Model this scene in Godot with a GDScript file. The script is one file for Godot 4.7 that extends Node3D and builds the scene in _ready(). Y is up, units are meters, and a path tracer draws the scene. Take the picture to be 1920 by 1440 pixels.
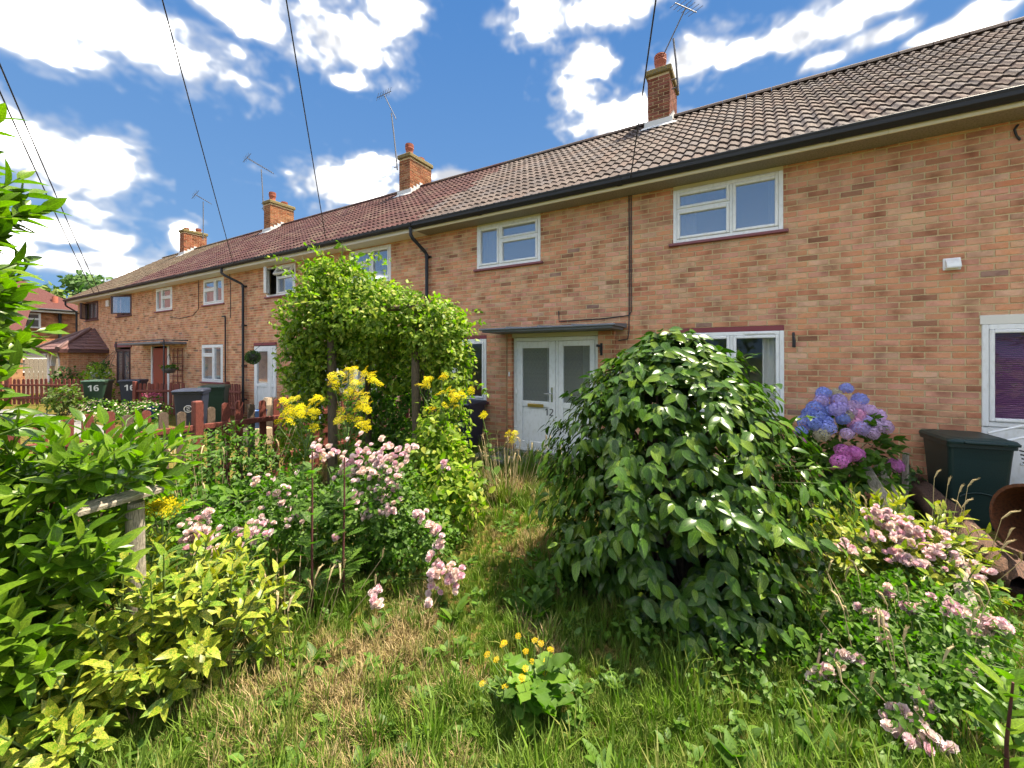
extends Node3D
# A row of brick terraced houses seen across an overgrown front garden. Wall face: z = 0; x runs along the row; y is up.

const EYE := Vector3(0, 1.75, 6.75)
const FWD := Vector3(-0.50646, 0, -0.86240)
const RIGHT := Vector3(0.86240, 0, -0.50646)
const COURSE := 0.076
const BRICK := 0.228
const TILE_W := 0.30
const EAVE := Vector3(0, 4.50, 0.43)
const RIDGE := Vector3(0, 7.25, -3.4)

var rng := RandomNumberGenerator.new()
var lumps := FastNoiseLite.new()
var M := {}
var used := {}


class MB:
	var v := PackedVector3Array()
	var n := PackedVector3Array()
	var c := PackedColorArray()
	var uv := PackedVector2Array()
	var ix := PackedInt32Array()

	func quad(a: Vector3, b: Vector3, d: Vector3, e: Vector3, col := Color.WHITE) -> void:
		var k := v.size()
		var nn := (b - a).cross(d - a)
		if nn.length_squared() < 1e-16:
			nn = (d - a).cross(e - a)
		nn = nn.normalized()
		v.append(a); v.append(b); v.append(d); v.append(e)
		for i in 4:
			n.append(nn); c.append(col)
		uv.append(Vector2(0, 0)); uv.append(Vector2(1, 0)); uv.append(Vector2(1, 1)); uv.append(Vector2(0, 1))
		ix.append(k); ix.append(k + 2); ix.append(k + 1)
		ix.append(k); ix.append(k + 3); ix.append(k + 2)

	func tri(a: Vector3, b: Vector3, d: Vector3, col := Color.WHITE) -> void:
		var k := v.size()
		var nn := (b - a).cross(d - a).normalized()
		v.append(a); v.append(b); v.append(d)
		for i in 3:
			n.append(nn); c.append(col); uv.append(Vector2.ZERO)
		ix.append(k); ix.append(k + 2); ix.append(k + 1)

	func box(p: Vector3, q: Vector3, col := Color.WHITE, xf := Transform3D.IDENTITY) -> void:
		var a := xf * Vector3(p.x, p.y, p.z); var b := xf * Vector3(q.x, p.y, p.z); var d := xf * Vector3(q.x, q.y, p.z); var e := xf * Vector3(p.x, q.y, p.z)
		var f := xf * Vector3(p.x, p.y, q.z); var g := xf * Vector3(q.x, p.y, q.z); var h := xf * Vector3(q.x, q.y, q.z); var i := xf * Vector3(p.x, q.y, q.z)
		quad(f, g, h, i, col); quad(b, a, e, d, col); quad(a, f, i, e, col); quad(g, b, d, h, col); quad(i, h, d, e, col); quad(a, b, g, f, col)

	# a box with its twelve edges chamfered by b
	func cbox(p: Vector3, q: Vector3, b: float, col := Color.WHITE, xf := Transform3D.IDENTITY) -> void:
		b = minf(b, 0.45 * minf(q.x - p.x, minf(q.y - p.y, q.z - p.z)))
		var m := (p + q) / 2.0
		var h := (q - p) / 2.0
		for ax in 3:
			var u := (ax + 1) % 3
			var w := (ax + 2) % 3
			for s: float in [-1.0, 1.0]:
				var pts := []
				for k: Array in [[-1, -1], [1, -1], [1, 1], [-1, 1]]:
					var o := Vector3.ZERO
					o[ax] = s * h[ax]; o[u] = k[0] * (h[u] - b); o[w] = k[1] * (h[w] - b)
					pts.append(xf * (m + o))
				if s > 0: quad(pts[0], pts[1], pts[2], pts[3], col)
				else: quad(pts[3], pts[2], pts[1], pts[0], col)
			for s: float in [-1.0, 1.0]:
				for t: float in [-1.0, 1.0]:
					var a := Vector3.ZERO; var d := Vector3.ZERO
					a[u] = s * h[u]; a[w] = t * (h[w] - b)
					d[u] = s * (h[u] - b); d[w] = t * h[w]
					var e := Vector3.ZERO; e[ax] = h[ax] - b
					if s * t > 0: quad(xf * (m + a - e), xf * (m + d - e), xf * (m + d + e), xf * (m + a + e), col)
					else: quad(xf * (m + a + e), xf * (m + d + e), xf * (m + d - e), xf * (m + a - e), col)
		for sx: float in [-1.0, 1.0]:
			for sy: float in [-1.0, 1.0]:
				for sz: float in [-1.0, 1.0]:
					var s3 := Vector3(sx, sy, sz)
					var a := xf * (m + s3 * Vector3(h.x, h.y - b, h.z - b)); var d := xf * (m + s3 * Vector3(h.x - b, h.y, h.z - b)); var e := xf * (m + s3 * Vector3(h.x - b, h.y - b, h.z))
					if sx * sy * sz > 0: tri(a, d, e, col)
					else: tri(a, e, d, col)

	func tube(pts: Array, r0: float, r1: float, sides := 6, col := Color.WHITE, caps := true) -> void:
		var cnt := pts.size()
		var k := v.size()
		var side := Vector3.ZERO
		for i in cnt:
			var p: Vector3 = pts[i]
			var q: Vector3 = pts[mini(i + 1, cnt - 1)]
			var o: Vector3 = pts[maxi(i - 1, 0)]
			var d := (q - o).normalized()
			if side == Vector3.ZERO: side = d.cross(Vector3.UP if absf(d.y) < 0.9 else Vector3.RIGHT).normalized()
			side = (side - d * side.dot(d)).normalized()
			var up := side.cross(d)
			var r := lerpf(r0, r1, float(i) / maxf(1.0, cnt - 1))
			for j in sides + 1:
				var a := TAU * j / sides
				var w := side * cos(a) + up * sin(a)
				v.append(p + w * r); n.append(w); c.append(col); uv.append(Vector2(float(j) / sides, float(i)))
		for i in cnt - 1:
			for j in sides:
				var a := k + i * (sides + 1) + j
				var b := a + sides + 1
				ix.append(a); ix.append(a + 1); ix.append(b)
				ix.append(a + 1); ix.append(b + 1); ix.append(b)
		if caps:
			for e in 2:
				var at: Vector3 = pts[0 if e == 0 else cnt - 1]
				var base := k if e == 0 else k + (cnt - 1) * (sides + 1)
				var dd: Vector3 = (pts[1] - pts[0]) if e == 0 else (pts[cnt - 1] - pts[cnt - 2])
				dd = dd.normalized() * (-1.0 if e == 0 else 1.0)
				var k2 := v.size()
				v.append(at); n.append(dd); c.append(col); uv.append(Vector2.ZERO)
				for j in sides + 1:
					v.append(v[base + j]); n.append(dd); c.append(col); uv.append(Vector2.ZERO)
				for j in sides:
					if e == 0:
						ix.append(k2); ix.append(k2 + 2 + j); ix.append(k2 + 1 + j)
					else:
						ix.append(k2); ix.append(k2 + 1 + j); ix.append(k2 + 2 + j)

	# profile: Vector2(radius, height) from bottom to top
	func lathe(prof: Array, segs: int, xf := Transform3D.IDENTITY, col := Color.WHITE) -> void:
		var k := v.size()
		var cnt := prof.size()
		for i in cnt:
			var p: Vector2 = prof[i]
			var d: Vector2 = prof[mini(i + 1, cnt - 1)] - prof[maxi(i - 1, 0)]
			var nr := Vector2(d.y, -d.x).normalized()
			for j in segs + 1:
				var a := TAU * j / segs
				v.append(xf * Vector3(cos(a) * p.x, p.y, sin(a) * p.x))
				n.append((xf.basis * Vector3(cos(a) * nr.x, nr.y, sin(a) * nr.x)).normalized())
				c.append(col); uv.append(Vector2(float(j) / segs, p.y))
		for i in cnt - 1:
			for j in segs:
				var a := k + i * (segs + 1) + j
				var b := a + segs + 1
				ix.append(a); ix.append(b + 1); ix.append(b)
				ix.append(a); ix.append(a + 1); ix.append(b + 1)

	# a profile in (y, z), run from x0 to x1
	func run(prof: Array, x0: float, x1: float, col := Color.WHITE, closed := true) -> void:
		var cnt := prof.size()
		for i in (cnt if closed else cnt - 1):
			var p: Vector2 = prof[i]
			var q: Vector2 = prof[(i + 1) % cnt]
			quad(Vector3(x0, p.x, p.y), Vector3(x1, p.x, p.y), Vector3(x1, q.x, q.y), Vector3(x0, q.x, q.y), col)
		if closed:
			for e in 2:
				var x := x0 if e == 0 else x1
				for i in range(1, cnt - 1):
					var a := Vector3(x, prof[0].x, prof[0].y); var b := Vector3(x, prof[i].x, prof[i].y); var d := Vector3(x, prof[i + 1].x, prof[i + 1].y)
					if e == 0: tri(a, d, b, col)
					else: tri(a, b, d, col)

	func add(o: MB, xf: Transform3D, col := Color.WHITE) -> void:
		var k := v.size()
		for i in o.v.size():
			v.append(xf * o.v[i]); n.append((xf.basis * o.n[i]).normalized()); c.append(o.c[i] * col); uv.append(o.uv[i])
		for i in o.ix:
			ix.append(k + i)

	func mesh(mat: Material) -> ArrayMesh:
		var a := []
		a.resize(Mesh.ARRAY_MAX)
		a[Mesh.ARRAY_VERTEX] = v; a[Mesh.ARRAY_NORMAL] = n; a[Mesh.ARRAY_COLOR] = c; a[Mesh.ARRAY_TEX_UV] = uv; a[Mesh.ARRAY_INDEX] = ix
		var m := ArrayMesh.new()
		m.add_surface_from_arrays(Mesh.PRIMITIVE_TRIANGLES, a)
		m.surface_set_material(0, mat)
		return m


# ---------------------------------------------------------------- helpers
func numbered(called: String) -> String:
	var k: int = used.get(called, 0)
	used[called] = k + 1
	return called if k == 0 else "%s_%03d" % [called, k]

func thing(called: String, label: String, category: String, at := Vector3.ZERO, turn := 0.0, group := "") -> Node3D:
	var o := Node3D.new()
	o.name = numbered(called)
	add_child(o)
	o.position = at
	o.rotation.y = turn
	tag(o, label, category, group)
	return o

func tag(o: Node3D, label: String, category := "", group := "", kind := "") -> void:
	if label: o.set_meta("label", label)
	if category: o.set_meta("category", category)
	if group: o.set_meta("group", group)
	if kind: o.set_meta("kind", kind)

func part(called: String, mesh: Mesh, parent: Node3D, xf := Transform3D.IDENTITY) -> MeshInstance3D:
	var o := MeshInstance3D.new()
	o.name = called if parent != self else numbered(called)
	o.mesh = mesh
	parent.add_child(o, true)
	o.transform = xf
	return o

func put(called: String, mb: MB, mat: Material, parent: Node3D, xf := Transform3D.IDENTITY) -> MeshInstance3D:
	return part(called, mb.mesh(mat), parent, xf)

func one_box(called: String, p: Vector3, q: Vector3, mat: Material, parent: Node3D, bevel := 0.004) -> MeshInstance3D:
	var mb := MB.new()
	mb.cbox(p, q, bevel)
	return put(called, mb, mat, parent)

func rf(a: float, b: float) -> float:
	return rng.randf_range(a, b)

func rdir() -> Vector3:
	return Vector3(rng.randfn(), rng.randfn(), rng.randfn()).normalized()

# the place of a point in the camera's picture, for choosing which pieces show largest: (x, y, depth)
func seen_at(p: Vector3) -> Vector3:
	var d := p - EYE
	var z := d.dot(FWD)
	if z < 0.05: return Vector3(-9999, -9999, z)
	return Vector3(960.0 + 784.0 * d.dot(RIGHT) / z, 672.0 - 784.0 * d.y / z, z)

func noise_tex(freq: float, ramp: Array, size := 512, octaves := 4, seed_ := 1, normal := false, kind := FastNoiseLite.TYPE_SIMPLEX_SMOOTH) -> NoiseTexture2D:
	var f := FastNoiseLite.new()
	f.noise_type = kind
	f.frequency = freq
	f.fractal_octaves = octaves
	f.seed = seed_
	var t := NoiseTexture2D.new()
	t.width = size; t.height = size; t.seamless = true
	t.noise = f
	if normal:
		t.as_normal_map = true
		t.bump_strength = 6.0
	elif ramp:
		var g := Gradient.new()
		var offs := PackedFloat32Array()
		var cols := PackedColorArray()
		for e: Array in ramp:
			offs.append(e[0]); cols.append(e[1])
		g.offsets = offs; g.colors = cols
		t.color_ramp = g
	return t

func grey(v: float) -> Color:
	return Color(v, v, v)

# a colour given as linear reflectances
func lin(r: float, g: float, b: float) -> Color:
	return Color(r, g, b).linear_to_srgb()

func mat(called: String, col: Color, rough := 0.7, spec := 0.5) -> StandardMaterial3D:
	var m := StandardMaterial3D.new()
	m.resource_name = called
	m.albedo_color = col
	m.roughness = rough
	m.metallic_specular = spec
	m.cull_mode = BaseMaterial3D.CULL_DISABLED
	M[called] = m
	return m

func textured(m: StandardMaterial3D, tex: Texture2D, scale: Vector3, world := true, bump: Texture2D = null, depth := 0.0) -> StandardMaterial3D:
	m.albedo_texture = tex
	m.uv1_triplanar = true
	m.uv1_world_triplanar = world
	m.uv1_scale = scale
	if bump:
		m.heightmap_enabled = true
		m.heightmap_texture = bump
		m.heightmap_scale = depth
	return m

func leafy(called: String, rough: float, back: Color, spec := 0.5) -> StandardMaterial3D:
	var m := mat(called, Color.WHITE, rough, spec)
	m.vertex_color_use_as_albedo = true
	m.backlight_enabled = true
	m.backlight = back
	return m


# ---------------------------------------------------------------- sky
func make_sky() -> PanoramaSkyMaterial:
	# clouds in view: azimuth, elevation and half-sizes in degrees, then clouds like them all round
	var clouds := [
		[-74.5, 30.5, 12.8, 3.2], [-69.2, 29.8, 5.3, 2.1], [-63.5, 34.7, 5.1, 2.0], [-79.4, 27.1, 4.8, 2.2], [-52.6, 35.4, 6.3, 3.2], [-46.4, 38.6, 4.0, 1.7], [-52.0, 31.8, 2.5, 1.1],
		[-77.7, 17.4, 4.7, 3.8], [-74.5, 18.8, 2.3, 2.8], [-82, 18, 4.5, 4], [-78.4, 11.7, 3.6, 1.5], [-74.9, 11.4, 2.2, 1.1], [-75.6, 9.2, 4.7, 1.5], [-82, 10, 5, 2], [-52.6, 21.4, 6.9, 2.4], [-49.4, 23.5, 3.3, 1.6],
		[-68.5, 13.1, 1.4, 1.4], [-38.4, 23.4, 3.6, 0.8], [-18.2, 39.1, 11.7, 1.9], [-20.3, 35.2, 4.2, 2.3],
		[-21.7, 32.3, 3.9, 2.3], [-16.1, 29.5, 5.1, 2.1], [-7.6, 33.4, 5.0, 2.3], [-2.8, 32.7, 4.0, 1.1], [3.1, 32.6, 5.1, 1.4], [8.8, 32.6, 6.2, 1.6], [11.3, 30.2, 3.7, 1.0], [6.5, 29.8, 2.1, 0.6],
		[17.9, 28.6, 2.9, 1.5], [15.2, 28.6, 2.2, 0.8], [-26.0, 40.1, 4.4, 1.0]]
	rng.seed = 77
	for i in 110:
		var az := rf(26, 270)
		var el := rf(5, 70)
		var big := rf(0.6, 1.6)
		clouds.append([az, el, big * rf(3, 8) / maxf(0.35, cos(deg_to_rad(el))), big * rf(1.2, 3.4)])
	for i in 26:
		clouds.append([rf(-95, 30), rf(42, 75), rf(4, 11), rf(1.5, 3.5)])
	var w := 2048
	var h := 1024
	var warp := FastNoiseLite.new()
	warp.frequency = 0.045
	warp.fractal_octaves = 5
	warp.seed = 5
	var fine := FastNoiseLite.new()
	fine.frequency = 0.20
	fine.fractal_octaves = 5
	fine.seed = 9
	# how strongly each cloud covers, on a grid of cells
	var cover := PackedFloat32Array()
	cover.resize(w * h / 2)
	for cl: Array in clouds:
		var cx := fposmod(cl[0] / 360.0, 1.0) * w
		var cy: float = (90.0 - cl[1]) / 180.0 * h
		var rx: float = cl[2] / 360.0 * w
		var ry: float = cl[3] / 180.0 * h
		for y in range(maxi(0, int(cy - ry * 2)), mini(h / 2, int(cy + ry * 2) + 1)):
			for xo in range(int(-rx * 2), int(rx * 2) + 1):
				var d := Vector2(xo / rx, (y - cy) / ry).length_squared()
				if d > 4.0: continue
				var k := y * w + posmod(int(cx) + xo, w)
				cover[k] = maxf(cover[k], exp(-d * 0.9)) + 0.12 * exp(-d * 1.6)
	var out := PackedFloat32Array()
	out.resize(w * h * 4)
	var zen := Vector3(0.0036, 0.0255, 0.081)
	var hor := Vector3(0.046, 0.080, 0.124)
	for y in h:
		var el := (0.5 - (y + 0.5) / h) * PI
		var up := clampf(sin(el), 0, 1)
		var base := hor.lerp(zen, pow(up, 0.62))
		for x in w:
			var o := (y * w + x) * 4
			out[o + 3] = 1.0
			var col := base
			if y >= h / 2:
				col = Vector3(0.06, 0.06, 0.04)
			else:
				var cov := cover[y * w + x]
				if cov > 0.05:
					var a := TAU * x / w
					var p := Vector3(sin(a) * cos(el), sin(el) * 1.6, -cos(a) * cos(el)) * 100.0
					var q := p + Vector3(warp.get_noise_3dv(p * 1.6), warp.get_noise_3dv(p * 1.6 + Vector3(31, 0, 0)), warp.get_noise_3dv(p * 1.6 + Vector3(0, 57, 0))) * 3.2
					var nz := warp.get_noise_3dv(q) * 0.62 + fine.get_noise_3dv(q) * 0.46
					var dn := smoothstep(0.10, 0.92, cov * 0.92 + nz * 0.85)
					if dn > 0.0:
						var shade := clampf(0.50 + 0.80 * fine.get_noise_3dv(q * 0.30 + Vector3(0, 7, 0)) + 0.55 * warp.get_noise_3dv(q * 1.3) + 0.35 * (1.0 - cov), 0.0, 1.0)
						var cl := Vector3(0.098, 0.102, 0.111).lerp(Vector3(0.146, 0.146, 0.146), clampf(shade * 1.25, 0.0, 1.0))
						col = base.lerp(cl, minf(1.0, dn * 1.15)) + Vector3(2.1, 2.04, 1.95) * (shade * shade * pow(smoothstep(0.20, 1.0, dn), 3.0))
			out[o] = col.x; out[o + 1] = col.y; out[o + 2] = col.z
	var im := Image.create_from_data(w, h, false, Image.FORMAT_RGBAF, out.to_byte_array())
	var s := PanoramaSkyMaterial.new()
	s.panorama = ImageTexture.create_from_image(im)
	return s


func _ready() -> void:
	# ---- camera, sky, sun, exposure
	var cam := Camera3D.new()
	cam.name = "camera"
	cam.projection = Camera3D.PROJECTION_FRUSTUM
	cam.near = 0.1
	cam.far = 600.0
	cam.size = 2.0 * 0.1 * 720.0 / 784.0
	cam.frustum_offset = Vector2(0, -0.1 * 48.0 / 784.0)
	add_child(cam)
	cam.look_at_from_position(EYE, EYE + FWD, Vector3.UP)
	cam.current = true
	var env := Environment.new()
	env.background_mode = Environment.BG_SKY
	env.sky = Sky.new()
	env.sky.sky_material = make_sky()
	env.background_energy_multiplier = 1.0
	env.tonemap_mode = Environment.TONE_MAPPER_LINEAR
	env.tonemap_exposure = 7.0
	env.sdfgi_enabled = true
	env.ssao_enabled = true
	env.ssil_enabled = true
	var we := WorldEnvironment.new()
	we.name = "world_environment"
	we.environment = env
	add_child(we)
	var sun := DirectionalLight3D.new()
	sun.name = "sun"
	sun.light_energy = 0.66
	sun.light_color = Color(1.0, 0.95, 0.86)
	sun.light_angular_distance = 0.5
	sun.shadow_enabled = true
	add_child(sun)
	sun.look_at_from_position(Vector3(0.50, 1.40, -0.42), Vector3.ZERO, Vector3.UP)
	print("sky done")
	lumps.frequency = 1.1
	lumps.fractal_octaves = 3
	rng.seed = 4242
	materials()
	setting()
	print("setting done")
	terrace()
	print("terrace done")
	far_house()
	street_things()
	print("street things done")
	garden()
	print("garden done")


# ---------------------------------------------------------------- materials
func materials() -> void:
	var speck := noise_tex(0.045, [[0.0, grey(0.62)], [0.35, grey(0.88)], [0.7, grey(1.0)], [1.0, grey(0.80)]], 512, 5, 3)
	var weather := noise_tex(0.0045, [[0.0, Color(0.72, 0.68, 0.66)], [0.36, Color(0.90, 0.88, 0.87)], [0.5, Color(0.95, 0.93, 0.93)], [0.64, Color(1.0, 1.0, 1.0)], [1.0, Color(1.0, 0.95, 0.88)]], 1024, 8, 17)
	var rough_bump := noise_tex(0.09, [[0.0, grey(0.0)], [1.0, grey(1.0)]], 512, 4, 8)
	var m := mat("brick", Color.WHITE, 0.9, 0.25)
	m.vertex_color_use_as_albedo = true
	textured(m, weather, Vector3(0.55, 0.55, 0.55), true, rough_bump, 0.35)
	textured(mat("mortar", lin(0.72, 0.57, 0.33), 0.95, 0.2), speck, Vector3(4, 4, 4), true, rough_bump, 0.3)
	m = mat("tile", Color.WHITE, 0.82, 0.3)
	m.vertex_color_use_as_albedo = true
	var lichen := noise_tex(0.05, [[0.0, grey(0.62)], [0.3, grey(0.82)], [0.6, grey(0.95)], [0.74, grey(1.0)], [0.80, Color(1.0, 1.0, 0.9)], [1.0, Color(0.95, 0.93, 0.75)]], 512, 5, 21)
	textured(m, lichen, Vector3(2.3, 2.3, 2.3), true, rough_bump, 0.5)
	m = mat("far_tile", lin(0.16, 0.062, 0.056), 0.85, 0.3)
	textured(m, noise_tex(0.12, [[0.0, grey(0.35)], [0.5, grey(0.80)], [1.0, grey(1.0)]], 512, 4, 31), Vector3(0.6, 0.6, 0.6), true, rough_bump, 1.0)
	textured(mat("white_plastic", lin(0.80, 0.81, 0.81), 0.36, 0.45), noise_tex(0.02, [[0.0, Color(0.93, 0.925, 0.90)], [0.35, grey(0.98)], [0.6, grey(1.0)], [1.0, grey(0.985)]], 512, 6, 91), Vector3(1.3, 0.7, 1.3))
	mat("cream_paint", lin(0.62, 0.55, 0.36), 0.55)
	textured(mat("soffit_board", lin(0.30, 0.27, 0.22), 0.7), speck, Vector3(1.5, 1.5, 1.5))
	mat("white_board", lin(0.70, 0.68, 0.62), 0.6)
	mat("black_plastic", lin(0.022, 0.024, 0.030), 0.48, 0.4)
	mat("black_metal", lin(0.018, 0.018, 0.020), 0.45)
	textured(mat("sill_red", lin(0.26, 0.085, 0.10), 0.6), speck, Vector3(5, 5, 5))
	mat("maroon", lin(0.20, 0.030, 0.040), 0.5)
	mat("brown_frame", lin(0.07, 0.028, 0.026), 0.4)
	mat("red_door", lin(0.30, 0.055, 0.035), 0.45)
	mat("dark_door", lin(0.025, 0.03, 0.045), 0.4)
	mat("brass", lin(0.55, 0.38, 0.10), 0.35).metallic = 0.8
	mat("chrome", lin(0.55, 0.56, 0.58), 0.25).metallic = 0.9
	textured(mat("lead", lin(0.20, 0.215, 0.25), 0.55), speck, Vector3(2.5, 2.5, 2.5), true, rough_bump, 0.4)
	mat("mortar_flashing", lin(0.55, 0.55, 0.54), 0.9)
	textured(mat("terracotta", lin(0.36, 0.10, 0.055), 0.8), speck, Vector3(4, 4, 4))
	textured(mat("cap_stone", lin(0.24, 0.22, 0.16), 0.95), noise_tex(0.06, [[0.0, Color(0.55, 0.5, 0.42)], [0.55, Color(0.9, 0.88, 0.8)], [0.66, Color(1.0, 0.85, 0.25)], [1.0, Color(0.9, 0.75, 0.2)]], 256, 4, 12), Vector3(2, 2, 2))
	mat("plaster", lin(0.50, 0.47, 0.42), 0.95)
	m = mat("glass", lin(0.50, 0.53, 0.57), 0.01, 0.70)
	m.metallic = 0.62
	m.albedo_color.a = 0.30
	m.transparency = BaseMaterial3D.TRANSPARENCY_ALPHA
	m.clearcoat_enabled = true
	m.clearcoat = 1.0
	m.clearcoat_roughness = 0.0
	m = mat("clear_glass", lin(0.05, 0.06, 0.06), 0.01, 0.60)
	m.albedo_color.a = 0.12
	m.transparency = BaseMaterial3D.TRANSPARENCY_ALPHA
	m = mat("frosted_glass", lin(0.30, 0.32, 0.31), 0.16, 0.6)
	m.albedo_color.a = 0.45
	m.transparency = BaseMaterial3D.TRANSPARENCY_ALPHA
	m = mat("curtain", lin(0.72, 0.72, 0.70), 0.9)
	m.backlight_enabled = true
	m.backlight = Color(0.5, 0.5, 0.5)
	mat("purple_blind", lin(0.19, 0.055, 0.18), 0.8)
	var wood_grain := noise_tex(0.03, [[0.0, grey(0.50)], [0.4, grey(0.85)], [0.7, grey(1.0)], [1.0, grey(0.7)]], 512, 5, 41)
	textured(mat("red_timber", lin(0.22, 0.052, 0.034), 0.75), wood_grain, Vector3(9, 1.2, 9), false, rough_bump, 0.3)
	textured(mat("worn_timber", lin(0.19, 0.13, 0.09), 0.9), wood_grain, Vector3(9, 1.2, 9), false, rough_bump, 0.5)
	textured(mat("grey_timber", lin(0.46, 0.40, 0.31), 0.9), noise_tex(0.03, [[0.0, grey(0.42)], [0.42, grey(0.85)], [0.7, grey(1.0)], [1.0, grey(0.62)]], 512, 5, 43), Vector3(11, 0.9, 11), false, rough_bump, 0.5)
	textured(mat("rotten_timber", lin(0.20, 0.115, 0.080), 0.95), noise_tex(0.035, [[0.0, grey(0.30)], [0.45, grey(0.85)], [0.7, Color(1.0, 0.95, 0.9)], [1.0, grey(0.55)]], 512, 5, 44), Vector3(5, 5, 1.1), false, rough_bump, 1.4)
	textured(mat("post_timber", lin(0.17, 0.125, 0.08), 0.95), wood_grain, Vector3(9, 0.9, 9), false, rough_bump, 0.6)
	textured(mat("bin_green", lin(0.022, 0.060, 0.035), 0.48), speck, Vector3(3, 3, 3))
	textured(mat("bin_dark_green", lin(0.014, 0.040, 0.036), 0.45), speck, Vector3(3, 3, 3))
	textured(mat("bin_navy", lin(0.020, 0.028, 0.055), 0.45), speck, Vector3(3, 3, 3))
	mat("white_print", lin(0.75, 0.75, 0.75), 0.6)
	mat("black_print", lin(0.02, 0.02, 0.02), 0.6)
	textured(mat("rust", lin(0.17, 0.062, 0.025), 0.8), noise_tex(0.03, [[0.0, grey(0.35)], [0.5, grey(0.9)], [1.0, Color(1.0, 0.8, 0.6)]], 512, 5, 51), Vector3(2.2, 2.2, 2.2))
	mat("soot", lin(0.015, 0.013, 0.012), 0.9)
	textured(mat("concrete", lin(0.21, 0.205, 0.19), 0.95), speck, Vector3(1, 1, 1))
	textured(mat("asphalt", lin(0.06, 0.06, 0.062), 0.95), speck, Vector3(2, 2, 2))
	mat("blue_plastic", lin(0.03, 0.10, 0.30), 0.4)
	mat("cable", lin(0.02, 0.022, 0.026), 0.5)
	mat("aluminium", lin(0.10, 0.10, 0.11), 0.5)
	textured(mat("stone", lin(0.40, 0.30, 0.20), 0.95), speck, Vector3(6, 6, 6))
	var earth := noise_tex(0.02, [[0.0, Color(0.24, 0.19, 0.12)], [0.3, Color(0.40, 0.34, 0.20)], [0.5, Color(0.52, 0.46, 0.28)], [0.62, Color(0.38, 0.42, 0.18)], [1.0, Color(0.28, 0.36, 0.12)]], 1024, 6, 61)
	textured(mat("ground", lin(0.75, 0.72, 0.66), 1.0, 0.1), earth, Vector3(0.55, 0.55, 0.55), true, rough_bump, 2.0)
	# plants: colours come with each leaf
	leafy("laurel_leaf", 0.30, Color(0.85, 1.0, 0.25), 0.42).albedo_texture = leaf_tex(0.80, 9.0, 3, false)
	leafy("aucuba_leaf", 0.36, Color(0.85, 0.85, 0.25), 0.38).albedo_texture = leaf_tex(0.95, 7.0, 5, true)
	leafy("camellia_leaf", 0.27, Color(0.50, 0.66, 0.16), 0.36).albedo_texture = leaf_tex(0.80, 8.0, 7, false)
	leafy("soft_leaf", 0.48, Color(0.80, 1.0, 0.28), 0.4)
	leafy("dull_leaf", 0.60, Color(0.55, 0.75, 0.25), 0.3)
	leafy("petal", 0.8, Color(0.9, 0.85, 0.85), 0.15)
	leafy("grass_blade", 0.55, Color(0.70, 0.85, 0.30), 0.3)
	leafy("straw", 0.75, Color(0.55, 0.50, 0.35), 0.2)
	m = mat("bark", lin(0.10, 0.072, 0.050), 0.95)
	textured(m, wood_grain, Vector3(5, 1.5, 5), true)
	mat("green_stem", lin(0.10, 0.16, 0.04), 0.7)
	mat("red_stem", lin(0.085, 0.022, 0.022), 0.7)
	mat("straw_stem", lin(0.40, 0.32, 0.17), 0.85)
	make_leaves()


# print of a leaf: pale midrib, fine side veins, mottling; speckled for the spotted laurel
func leaf_tex(level: float, veins: float, seed_: int, speckled: bool) -> ImageTexture:
	var f := FastNoiseLite.new()
	f.seed = seed_
	f.frequency = 0.035
	f.fractal_octaves = 3
	var im := Image.create(128, 256, true, Image.FORMAT_RGB8)
	for y in 256:
		for x in 128:
			var u := absf(x / 127.0 - 0.5)
			var v := y / 255.0
			var k := level + 0.16 * f.get_noise_2d(x, y)
			var vein := absf(fposmod(v * veins - u * 3.2, 1.0) - 0.5)
			if vein > 0.46: k += 0.07
			if u < 0.022: k += 0.20
			var c := Color(k, k, k)
			if speckled:
				var sp := f.get_noise_2d(x * 3.0 + 50.0, y * 2.4) + 0.5 * f.get_noise_2d(x * 0.6, y * 0.6)
				if sp < -0.04 + 0.25 * (0.25 - u): c = Color(k * 0.52, k * 0.76, k * 0.50)
			elif u < 0.022: c = Color(k, k, k * 0.8)
			im.set_pixel(x, y, c)
	im.generate_mipmaps()
	return ImageTexture.create_from_image(im)


# ---------------------------------------------------------------- ground and paths
func setting() -> void:
	var mb := MB.new()
	mb.quad(Vector3(-260, 0, 260), Vector3(260, 0, 260), Vector3(260, 0, -260), Vector3(-260, 0, -260))
	tag(put("ground", mb, M.ground, self), "dry lawn and bare earth of the front gardens", "ground", "", "structure")
	mb = MB.new()
	mb.cbox(Vector3(-21.5, 0.0, 2.9), Vector3(-11.9, 0.06, 3.7), 0.01)
	tag(put("path", mb, M.concrete, self), "pale concrete path crossing the neighbouring gardens", "path", "", "structure")
	mb = MB.new()
	mb.cbox(Vector3(-4.3, 0.0, 0.02), Vector3(-1.8, 0.075, 0.95), 0.01)
	tag(put("doorstep_path", mb, M.concrete, self), "low concrete doorstep before the white door", "path", "", "structure")
	mb = MB.new()
	mb.cbox(Vector3(-80, -0.1, 9.9), Vector3(80, 0.012, 15.0), 0.004)
	tag(put("road", mb, M.asphalt, self), "grey asphalt road in front of the gardens", "road", "", "structure")
	mb = MB.new()
	mb.cbox(Vector3(-80, -0.1, 8.2), Vector3(80, 0.11, 9.9), 0.01)
	tag(put("pavement", mb, M.concrete, self), "concrete pavement between the gardens and the road", "pavement", "", "structure")


# ---------------------------------------------------------------- the terrace
func snap(y: float) -> float:
	return roundf(y / COURSE) * COURSE

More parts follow.
